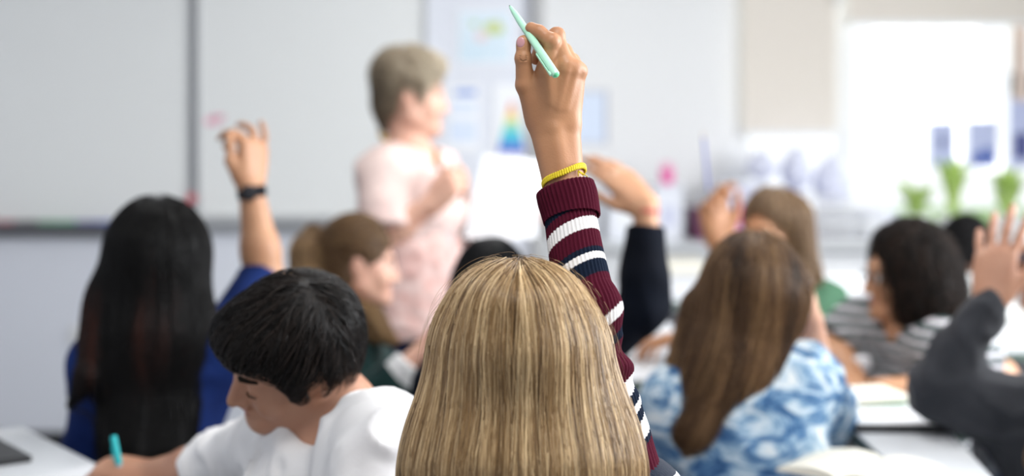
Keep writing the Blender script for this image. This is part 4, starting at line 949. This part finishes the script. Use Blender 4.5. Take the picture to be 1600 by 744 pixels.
# ---------------------------------------------------------------- 10 dark-haired pupil at the far right
Y = 4.65; H10 = P(1512, 398, Y); R10 = rot(-62, -8, 0)
p10 = Person('pupil with short black hair in a pale shirt holding up a dark phone', skin_brown, H10, R10, P(1500, 450, Y),
             [P(1480, 500, Y+.12), P(1560, 500, Y-.10)], [P(1560, 560, Y+.2), P(1612, 520, Y-.16)], [P(1600, 540, Y+.1), P(1606, 440, Y-.12)], (P(1500, 0, Y)[0], Y, .5), -50, hs=.93, female=False)
p10.body([dict(d=V(1, 0, 0), n=V(0, 0, -1), side='L', curls=RELAX, s=.9), dict(d=V(-.1, 0, 1), n=V(.3, .9, 0), side='R', curls=[(50, 50, 25)]*4, s=1)], h=.006)
p10.shirt('pale_shirt', mat('pale_grey_shirt', (.62, .63, .62), .8), (.9, .9), o=.014, flare=.01, collar=.02); p10.trousers(denim); p10.shoes(shoe_m); face_details(H10, R10, .93, p10.root, p10.origin)
F, T = hair_field(H10, R10, .93, .006, .012); F.ell(T(0, .10, -.03), V(.075, .062, .095), R10, .012, 's'); F.ell(T(0, 0, -.085), (.12, .12, .05), R10, .01, 's')
for x in (-1, 1): F.ell(T(x*.080, .0, -.010), (.022, .022, .034), R10, .008, 's')
field_obj('hair', shrink(F, .002), .006, mat('short_black_hair_depth', (.006, .005, .005), .8), p10.root, p10.origin)
strands('hair_strands', F, surf_starts(F, 1800, lambda v: v[:, 2] > P(0, 400, Y)[2], 91), lambda p: np.tile(V(.6, 0, -.6), (len(p), 1)), 5, .005, hj, p10.root, p10.origin, (-.001, .003), .0008, None, .4, 92)
c = P(1600, 402, Y-.17); ph = empty('phone', tuple(c), 'dark phone held sideways near the edge of the picture', 'phone'); MB().box(c, (.15, .010, .030), rot(0, 0, 4), .004).build('case', black_cloth, ph, tuple(c)); MB().box(c+V(0, -.006, .0), (.13, .002, .020), rot(0, 0, 4)).build('screen', mat('phone_screen', (.02, .02, .03), .15), ph, tuple(c))

# ---------------------------------------------------------------- 11 pupil in the dark grey jumper, open hand
Y = 2.85; H11 = P(1745, 470, Y-.1); R11 = rot(15, -4, 0)
p11 = Person('pupil in a dark grey jumper at the picture edge raising an open hand', skin_olive, H11, R11, P(1745, 560, Y-.1),
             [P(1640, 662, Y-.05), P(1850, 650, Y-.1)], [P(1462, 606, Y+.02), P(1880, 800, Y)], [P(1548, 470, Y+.03), P(1800, 800, Y+.2)], (P(1745, 0, Y)[0]+.03, Y-.12, .48), 12, hs=.95, ly=-16)
h11 = dict(d=V(.20, .22, 1), n=V(.45, .85, -.1), side='L', curls=[(3, 5, 4), (6, 8, 4), (14, 10, 6), (22, 14, 8)], s=1.06, thumb=(38, 10, 8), splay=9)
p11.body([h11, dict(d=V(0, 1, 0), n=V(0, 0, -1), side='R', curls=RELAX, s=.9)], h=.0045)
grey = mat('charcoal_jersey', (.046, .048, .056), .8, noise=(.026, .028, .034), nscale=9, sheen=.1)
def ex11(F): F.cone(P(1640, 665, Y-.05), P(1468, 612, Y+.02), .080, .052, .03); F.cone(P(1640, 700, Y-.05), P(1700, 800, Y-.1), .10, .12, .05); F.chain([P(1466, 606, Y+.02), P(1500, 545, Y+.02), P(1545, 478, Y+.03)], [.048, .038, .036], .02, capb=False)
p11.shirt('jumper', grey, (1.88, 1.9), o=.009, amp=.009, freq=46, extra=ex11, collar=.03); p11.trousers(denim); p11.shoes(shoe_m)
F, T = hair_field(H11, R11, .95); F.ell(T(0, .11, -.02), V(.065, .06, .10), R11, .012, 's'); F.cone(T(0, -.06, 0), P(1690, 690, Y-.22), .075, .07, .04); F.cone(P(1690, 600, Y-.2), P(1632, 720, Y-.2), .05, .03, .04)
field_obj('hair', shrink(F, .004), .006, hbd, p11.root, p11.origin); strands('hair_strands', F, surf_starts(F, 2600, lambda v: v[:, 2] > P(0, 680, Y)[2], 95), down, 20, .010, hbr7, p11.root, p11.origin, (-.004, .006), .0007, None, .1, 96)
# ------------------------------------------------------------------ tables
top_m = mat('table_laminate', (.66, .68, .71), .35); edge_m = mat('table_edge', (.09, .13, .11), .5); leg_m = mat('table_leg_steel', (.10, .10, .11), .4, metal=.5)
TZ = .80
def table(poly, label, legs, z=TZ, panel=None):
    c = np.mean(np.array(poly), 0); o = (c[0], c[1], 0); r = empty('table', o, label, 'table')
    pl = [tuple(p) for p in poly]
    if sum(pl[i][0]*pl[(i+1) % len(pl)][1]-pl[(i+1) % len(pl)][0]*pl[i][1] for i in range(len(pl))) < 0: pl = pl[::-1]
    MB().prism(pl, z-.004, z).build('table_top', top_m, r, o)
    big = [(c[0]+(x-c[0])*1.004, c[1]+(y-c[1])*1.004) for x, y in pl]; MB().prism(big, z-.028, z-.0042).build('edge_band', edge_m, r, o)
    for x, y in legs: MB().tube([(x, y, 0), (x, y, .01), (x, y, z-.028)], [.024, .018, .018], 12).build('leg', leg_m, r, o, True)
    if panel: MB().box(*panel).build('modesty_panel', mat('panel_grey', (.12, .12, .13), .7), r, o)
    return r
A = np.array((-1.016, 2.95)); u = np.array((.606, -.795)); w = np.array((-.795, -.606))
q = [A, A+u*.74, A+u*.74+w*1.2, A+w*1.2]; ins = lambda a, b: tuple(A+u*a+w*b)
table(q, 'pale grey table with a black folder on it, beside the writing boy', [ins(.07, .07), ins(.70, .32), ins(.67, 1.13), ins(.07, 1.13)])
table([(.70, 2.42), (.84, 2.42), (.90, 2.95), (1.62, 2.95), (1.62, 3.31), (.70, 3.31)], 'pale grey table with open notebooks between the tie-dye shirt and the dark grey jumper', [(.76, 2.5), (.76, 3.24), (1.55, 3.24), (1.55, 3.02)])
table([(.12, 3.5), (.50, 3.5), (.50, 4.5), (.12, 4.5)], 'pale table with white papers beyond the striped sleeve', [(.18, 3.58), (.44, 3.58), (.18, 4.42), (.44, 4.42)])
table([(.02, 5.1), (1.45, 5.1), (1.45, 5.75), (.02, 5.75)], 'long pale table with paper stacks in front of the window counter', [(.09, 5.2), (1.38, 5.2), (.09, 5.65), (1.38, 5.65)], panel=((.73, 5.16, .60), (1.3, .02, .32)))
table([(1.34, 3.95), (2.5, 3.95), (2.5, 4.42), (1.34, 4.42)], 'table with papers in front of the pupil in the pale shirt', [(1.42, 4.02), (2.42, 4.02), (1.42, 4.35), (2.42, 4.35)], panel=((1.92, 4.0, .62), (1.1, .02, .28)))

def on(px_, py_, z=TZ):
    Y = (CZ-z)*FP/(py_-HY); return np.array(((px_-800)/FP*Y, Y, z))
def slab(name, c, sx, sy, sz, rz, m, label, cat, group=None, bev=.0015, extra=None):
    r = MB().box((0, 0, sz/2), (sx, sy, sz), bev=bev).build(name, m); r.location = tuple(c); r.rotation_euler = (0, 0, rz); tag(r, label, cat, group)
    if extra: extra(r)
    return r
ink = mat('ink_grey', (.35, .36, .42), .8); cream = mat('paper_cream', (.80, .77, .68), .8); paper2 = mat('paper_bright', (.74, .75, .78), .8)
blackc = mat('black_cover', (.012, .012, .014), .4); greenc = mat('green_cover', (.02, .22, .12), .5)
def lines(r, sx, sy, z, n=9, m=ink):
    mb = MB()
    rs = random.Random(int(sx*1000+n))
    for i in range(n):
        y = sy/2-.02-i*(sy-.04)/(n-1); x0 = -sx/2+.012; 
        while x0 < sx/2-.03:
            l = rs.uniform(.008, .03); mb.box((x0+l/2, y, z), (min(l, sx/2-.01-x0), .0016, .0003)); x0 += l+.006
    mb.build('writing', m, r)
# black folder on the left table
c = on(0, 716); e1 = unit(on(0, 695)-on(50, 722)); ang = math.atan2(e1[1], e1[0]); cc = on(50, 722)+e1*.15+np.array((-e1[1], e1[0], 0))*.11
fo = slab('folder', cc, .30, .22, .012, ang, blackc, 'black folder lying on the pale table beside the writing boy', 'folder')
MB().box((0, .0, .0126), (.29, .006, .0012)).build('elastic_band', mat('elastic', (.05, .05, .05), .8), fo)
# teal pen
a = P(177, 681, 2.47); b = P(190, 748, 2.455); dd = unit(b-a); pn = empty('pen', tuple(a), 'teal-capped pen in the writing hand of the boy in white', 'pen')
MB().tube([a, a+dd*.003, a+dd*.050], [.004, .0058, .0064], 16).build('cap', mat('teal_plastic', (.0, .42, .45), .35), pn, tuple(a), True)
MB().tube([a+dd*.048, a+dd*.098, a+dd*.108, a+dd*.115], [.0055, .0055, .003, .0008], 16).build('barrel', mat('pen_silver', (.42, .43, .46), .35), pn, tuple(a), True)
MB().box(a+dd*.024+V(-.0065, -.001, 0), (.0018, .003, .036), bev=.0005).build('clip', mat('teal_clip', (.0, .36, .4), .35), pn, tuple(a))
slab('paper_sheet', (-.72, 2.44, TZ+.0004), .21, .297, .0012, .9, paper2, 'white sheet under the hand writing with the teal pen', 'paper', bev=0)

def open_book(c, sx, sy, rz, m, label, cover, group=None, lift=.012):
    r = empty('open_notebook', tuple(c), label, 'notebook', group, rz)
    MB().box((0, 0, .002), (2*sx+.008, sy+.008, .004), bev=.001).build('cover', cover, r)
    for s in (-1, 1):
        n = 10; vs = []; fs = []
        for i in range(n+1):
            x = s*sx*i/n; z = .006+lift*math.sin(math.pi*min(1, (i/n)*1.0+.0))**.8*(1-.5*i/n) if i else .004
            vs += [(x, -sy/2, z), (x, sy/2, z), (x, sy/2, .0042), (x, -sy/2, .0042)]
        for i in range(n):
            k = 4*i; fs += [(k, k+4, k+5, k+1), (k+1, k+5, k+6, k+2), (k+2, k+6, k+7, k+3), (k+3, k+7, k+4, k)]
        fs += [(0, 1, 2, 3), (4*n, 4*n+3, 4*n+2, 4*n+1)]
        if s < 0: fs = [f[::-1] for f in fs]
        o = mesh_obj('page_block', vs, fs, m, r, smooth=False)
    return r
c = on(1345, 735); open_book(c, .115, .19, math.radians(-38), cream, 'open cream notebook nearest the camera on the table by the dark grey sleeve', cream)
c = on(1412, 662); r = slab('clipboard', c, .235, .20, .016, math.radians(-3), blackc, 'thick black pad with a white written sheet on top, beside the grey elbow', 'pad', bev=.004)
MB().box((0, .004, .0165), (.225, .186, .003), bev=.0005).build('top_sheet', paper_m, r); lines(r, .22, .18, .0182, 8)
def stack(c, sx, sy, rz, mats, labels, name='exercise_book', cat='book', group=None, th=.012):
    z = c[2]
    for i, (m, l) in enumerate(zip(mats, labels)):
        r = empty(name, (c[0]+.004*((-1)**i), c[1]+.003*i, z), l, cat, group, rz+math.radians(3*((-1)**i)*i))
        MB().box((0, 0, th*.12), (sx, sy, th*.2), bev=.0006).box((0, 0, th*.88), (sx, sy, th*.2), bev=.0006).box((-sx/2+.0015, 0, th/2), (.003, sy, th*.96)).build('cover', m, r)
        MB().box((.002, 0, th/2), (sx-.008, sy-.008, th*.66)).build('pages', cream, r); z += th+.0006
stack(on(1335, 640), .20, .15, .12, [blackc, greenc, cream], ['black book at the bottom of the pile by the tie-dye elbow', 'green book in the pile by the tie-dye elbow', 'cream book topmost of the pile by the tie-dye elbow'], group='books piled by the tie-dye elbow')
slab('paper_sheet', on(1385, 612), .25, .16, .0015, -.1, paper2, 'white paper under the hands of the pupil with glasses', 'paper', bev=0)
tis = Field(); c = on(1338, 596)+V(0, 0, .035); tis.ell(c, (.030, .02, .022), None, .01); tis.ell(c+V(.015, -.005, .012), (.018, .015, .016), None, .01); tis.fold = folds(.005, 160, 7)
tag(field_obj('tissue', tis, .003, paper2, None, tuple(c-V(0, 0, .03))), 'crumpled white tissue in the hand of the pupil with glasses', 'tissue')
open_book(on(1000, 552), .125, .22, .35, paper2, 'open white book on the table beyond the striped sleeve', blackc)
slab('paper_sheet', on(985, 512), .21, .28, .002, -.2, paper2, 'loose white paper behind the open book', 'paper', bev=0)
for i, (x, y, w_, d_, h_, m, l) in enumerate(((1070, 455, .22, .3, .05, paper2, 'white paper stack behind the head of the tie-dye pupil'), (1050, 440, .24, .22, .09, cream, 'cream paper stack at the far edge of the long pale table'), (972, 455, .20, .2, .02, paper2, 'thin white paper stack beside the black bent sleeve'), (870, 440, .3, .3, .03, paper2, 'white papers on the long table behind the striped sleeve'), (1300, 450, .26, .25, .06, paper_m, 'white paper pile behind the green top'))):
    slab('paper_stack', on(x, y), w_, d_, h_, .1*(i-1), m, l, 'papers', 'paper stacks on the long table')
slab('paper_sheet', on(1570, 520), .30, .21, .002, .1, paper2, 'white paper on the table in front of the pale shirt', 'paper', bev=0)
slab('paper_sheet', on(1620, 530), .21, .28, .003, -.3, paper_m, 'second white paper beside the phone arm', 'paper', bev=0)
# sheet held by the teacher
n = 14; a = P(757, 240, 4.16); b = P(852, 252, 4.20); c_ = P(838, 372, 4.10); d = P(726, 372, 4.06); vs = []; 
for i in range(n+1):
    for j in range(n+1):
        u_, v_ = i/n, j/n; p = (1-u_)*(1-v_)*a+u_*(1-v_)*b+u_*v_*c_+(1-u_)*v_*d; p = p+V(0, -.03*math.sin(math.pi*u_), 0)*(1-.3*v_); vs.append(p)
m_ = (n+1)**2; vs += [p+V(0, .0012, 0) for p in vs]; fs = []
for i in range(n):
    for j in range(n):
        k = i*(n+1)+j; fs.append((k, k+1, k+n+2, k+n+1)); fs.append((k+m_, k+n+1+m_, k+n+2+m_, k+1+m_))
for i in range(n):
    for (k, k2) in ((i*(n+1), (i+1)*(n+1)), (i*(n+1)+n, (i+1)*(n+1)+n), (i, i+1), (n*(n+1)+i, n*(n+1)+i+1)): fs.append((k, k2, k2+m_, k+m_))
tag(mesh_obj('paper_sheet', vs, fs, paper2, None, tuple(c_)), 'big white sheet held up by the teacher', 'paper')

# ------------------------------------------------------------------ counter under the windows, with its clutter
cab = mat('cabinet_white', (.74, .75, .77), .5); ct = mat('counter_top', (.62, .64, .66), .4)
tag(MB().box((1.76, 6.66, .885), (3.24, .62, .03), bev=.006).build('worktop', ct), 'long pale worktop under the windows', 'worktop')
for i in range(6):
    x = .41+i*.54; r = empty('cabinet', (x, 6.69, 0), 'white base cabinet under the window worktop, '+['in the wall corner', 'second from the wall corner', 'third from the wall corner', 'fourth from the wall corner', 'fifth from the wall corner', 'at the far end by the side wall'][i], 'cabinet', 'cabinets under the window worktop'); o = (x, 6.69, 0)
    MB().box((x, 6.70, .465), (.53, .54, .80)).box((x, 6.72, .035), (.53, .48, .07)).build('body', cab, r, o)
    dr = MB().box((x, 6.42, .47), (.52, .018, .78), bev=.003).build('door', cab, r, o); MB().tube([(x+.2, 6.40, .72), (x+.2, 6.39, .72), (x+.2, 6.39, .84), (x+.2, 6.40, .84)], .005, 8).build('handle', alu, dr, o, True)
CT = .90
box_l = mat('box_lavender', (.60, .62, .76), .35); box_w = mat('box_clear_white', (.78, .80, .86), .3); mag = mat('magenta_plastic', (.55, .03, .22), .4); pk = mat('pink_plastic', (.85, .16, .42), .4); dkm = mat('dark_plum', (.10, .02, .06), .5)
def tub(px_, w_, d_, h_, Y, m, lidm, label, z=CT, filled=None):
    x = (px_-800)/FP*Y; r = empty('storage_box', (x, Y, z), label, 'box', 'storage boxes on the worktop'); o = (x, Y, z); mb = MB(); t = .006
    mb.box((x, Y, z+t/2), (w_*.92, d_*.92, t))
    for s in (-1, 1): mb.box((x+s*(w_/2-t/2), Y, z+h_/2), (t, d_, h_), bev=.002).box((x, Y+s*(d_/2-t/2), z+h_/2), (w_, t, h_), bev=.002)
    mb.build('tub', m, r, o); MB().box((x, Y, z+h_+.006), (w_+.016, d_+.016, .014), bev=.004).build('lid', lidm, r, o)
    if filled: MB().box((x, Y-d_/2-.001, z+h_*.45), (w_*.5, .003, h_*.4), bev=.001).build('box_label', filled, r, o)
specs = [(905, .18, .14, box_w, box_w, 'clear white storage box behind the raised arm', None), (978, .20, .22, box_w, box_l, 'white storage box with a pale label beside the bent black sleeve', paper_m),
         (1040, .14, .24, box_w, box_w, 'narrow white box under the round pink pot', box_l), (1095, .12, .13, dkm, dkm, 'dark plum box behind the pencil hand', None), (1158, .19, .25, box_l, box_w, 'lavender storage box behind the pencil hand', mag),
         (1228, .15, .20, box_l, box_l, 'lavender box hidden behind the brown hair', None), (1297, .19, .13, box_w, box_w, 'low white box under the plastic bags', None), (1366, .15, .12, box_w, box_l, 'white box beside the wire trays', None)]
for pxx, w_, h_, m, lm, lb, f in specs: tub(pxx, w_, .26, h_, 6.74, m, lm, lb, filled=f)
def pot(px_, py_, r_, Y, m, label, z):
    x = (px_-800)/FP*Y; p = empty('pen_pot', (x, Y, z), label, 'pot', 'coloured pots on the boxes'); o = (x, Y, z)
    MB().tube([(x, Y, z), (x, Y, z+.004), (x, Y, z+r_*1.9), (x, Y, z+r_*1.9+.004)], [r_*.8, r_*.84, r_, r_*1.05], 20).build('cup', m, p, o, True)
    for k in range(4): MB().tube([(x+.3*r_*math.cos(k*1.6), Y+.3*r_*math.sin(k*1.6), z+.02), (x+.7*r_*math.cos(k*1.6), Y+.7*r_*math.sin(k*1.6), z+r_*2.9)], .004, 6).build('pen', m, p, o, True)
pot(1042, 285, .035, 6.74, pk, 'round pink pot on the narrow white box', CT+.255); pot(1143, 330, .03, 6.50, mag, 'magenta pot between the pencil hand and the brown hair', CT); pot(1256, 335, .034, 6.46, pk, 'bright pink pot beside the brown hair', CT); pot(1108, 330, .03, 6.48, mag, 'magenta pot directly behind the pencil hand', CT)
bagm = mat('plastic_bag', (.70, .72, .86), .3)
for k, (x, y, rx, rz_, lb) in enumerate(((1243, 300, .068, .09, 'lavender plastic bag bulging behind the brown hair'), (1300, 305, .09, .11, 'large lavender plastic bag below the narrow window'), (1190, 290, .07, .06, 'small lavender bag below the roller blind'))):
    c = P(x, y, 6.74); F = Field(); zb = CT+(.152, .152, .272)[0] if k == 1 else CT+(.222 if k == 0 else .272); F.ell((c[0], 6.74, zb+rz_), (rx, .10, rz_), None, .01); F.cone((c[0], 6.74, zb+rz_*1.6), (c[0]+.01, 6.74, zb+rz_*2.15), .03, .012, .04); F.fold = folds(.009, 55, k+3)
    tag(field_obj('plastic_bag', F, .008, bagm, None, (c[0], 6.74, zb)), lb, 'bag', 'plastic bags on the worktop')
# wire trays
for k in range(3):
    z = CT+.002+k*.075; x = P(1322, 0, 6.42)[0]; r = empty('wire_tray', (x, 6.42, z), ['white wire tray, lowest of the stack on the worktop', 'white wire tray, middle of the stack on the worktop', 'white wire tray, topmost of the stack on the worktop'][k], 'tray', 'stacked wire trays'); o = (x, 6.42, z); mb = MB()
    for zz in (.0, .05):
        mb.tube([(x-.15, 6.34, z+zz+.003), (x+.15, 6.34, z+zz+.003), (x+.15, 6.50, z+zz+.003), (x-.15, 6.50, z+zz+.003), (x-.15, 6.34, z+zz+.003)], .003, 6)
    for i in range(9): mb.tube([(x-.15+i*.0375, 6.34, z+.053), (x-.15+i*.0375, 6.34, z+.003), (x-.15+i*.0375, 6.50, z+.003), (x-.15+i*.0375, 6.50, z+.053)], .002, 5)
    for sx_ in (-1, 1): mb.tube([(x+sx_*.15, 6.34, z), (x+sx_*.15, 6.34, z+.074)], .003, 6).tube([(x+sx_*.15, 6.50, z), (x+sx_*.15, 6.50, z+.074)], .003, 6)
    mb.build('wire_frame', frame_m, r, o, True); MB().box((x, 6.42, z+.015), (.26, .14, .012)).build('papers', paper_m, r, o)
# pale sheets pinned on the wall above the worktop
for k, (x0, y0, x1, y1, lb) in enumerate(((962, 292, 1012, 362, 'pale printed sheet pinned low on the wall by the red wristband'), (1018, 300, 1072, 372, 'pale printed sheet pinned low on the wall below the pink pot'))):
    sheet('wall_sheet', x0, y0, x1, y1, YR, paper_m, lb, 'sheet', [('text_block', pale, rect(x0+6, y0+8, x1-6, y0+26)), ('text_block', pale, rect(x0+6, y0+34, x1-6, y1-8))], 'sheets above the worktop')

# ------------------------------------------------------------------ plants on the worktop in front of the wide window
leafm = mat('leaf_green', (.38, .56, .12), .5, noise=(.52, .68, .22), nscale=20); potm = mat('plant_pot_white', (.7, .7, .7), .5)
def plant(px_, Y, h, n, label, seed, wid=.5, lw=.026):
    x = (px_-800)/FP*Y; z = CT; r = empty('potted_plant', (x, Y, z), label, 'plant', 'plants in front of the wide window'); o = (x, Y, z); rs = random.Random(seed)
    MB().tube([(x, Y, z), (x, Y, z+.005), (x, Y, z+.11), (x, Y, z+.115), (x, Y, z+.1)], [.05, .055, .07, .075, .066], 20).build('pot', potm, r, o, True)
    mb = MB()
    for i in range(n):
        a = rs.uniform(0, 6.28); hh = h*rs.uniform(.45, 1); sp = wid*rs.uniform(.3, 1)*h; d = V(math.cos(a), math.sin(a), 0); s = V(-d[1], d[0], 0); pts = []; m = 7
        for k in range(m+1):
            t = k/m; c = V(x, Y, z+.1)+d*sp*t**1.4+V(0, 0, hh*(t-.28*t*t*t)); wv = lw*math.sin(math.pi*min(.97, .06+t*.94))**.7; pts += [c-s*wv, c+V(0, 0, -.25*wv), c+s*wv]
        fs = []
        for k in range(m):
            for q_ in (0, 1): fs.append((3*k+q_, 3*k+q_+1, 3*k+q_+4, 3*k+q_+3))
        mb.add(pts, fs)
    mb.build('leaves', leafm, r, o, True)
plant(1488, 6.60, .40, 26, 'tall green leafy plant right behind the short black hair', 1, .32); plant(1432, 6.62, .24, 24, 'low yellow-green plant behind the curly hair', 2, .5, .03); plant(1575, 6.60, .33, 24, 'green plant beside the raised open hand', 3, .4); 

# ------------------------------------------------------------------ stools under the seated pupils
stm = mat('stool_seat', (.10, .11, .13), .5)
for pp, what in ((p1, 'blonde pupil'), (p2, 'long black-haired pupil'), (p3, 'writing boy'), (p4, 'ponytail pupil'), (p6, 'pupil in black'), (p7, 'tie-dye pupil'), (p8, 'pupil in green'), (p9, 'pupil with glasses'), (p10, 'pupil in the pale shirt'), (p11, 'pupil in the dark grey jumper')):
    x, y, zt_ = pp.pel[0]-pp.lf[0]*.02, pp.pel[1]-pp.lf[1]*.02, pp.pel[2]-.145; r = empty('stool', (x, y, 0), 'dark round stool under the '+what, 'stool', 'classroom stools'); o = (x, y, 0)
    MB().tube([(x, y, zt_-.03), (x, y, zt_-.026), (x, y, zt_-.005), (x, y, zt_)], [.15, .165, .165, .155], 28).build('seat', stm, r, o, True)
    for k in range(4):
        a = math.pi/4+k*math.pi/2; MB().tube([(x+.11*math.cos(a), y+.11*math.sin(a), zt_-.03), (x+.17*math.cos(a), y+.17*math.sin(a), 0)], .011, 10).build('leg', leg_m, r, o, True)
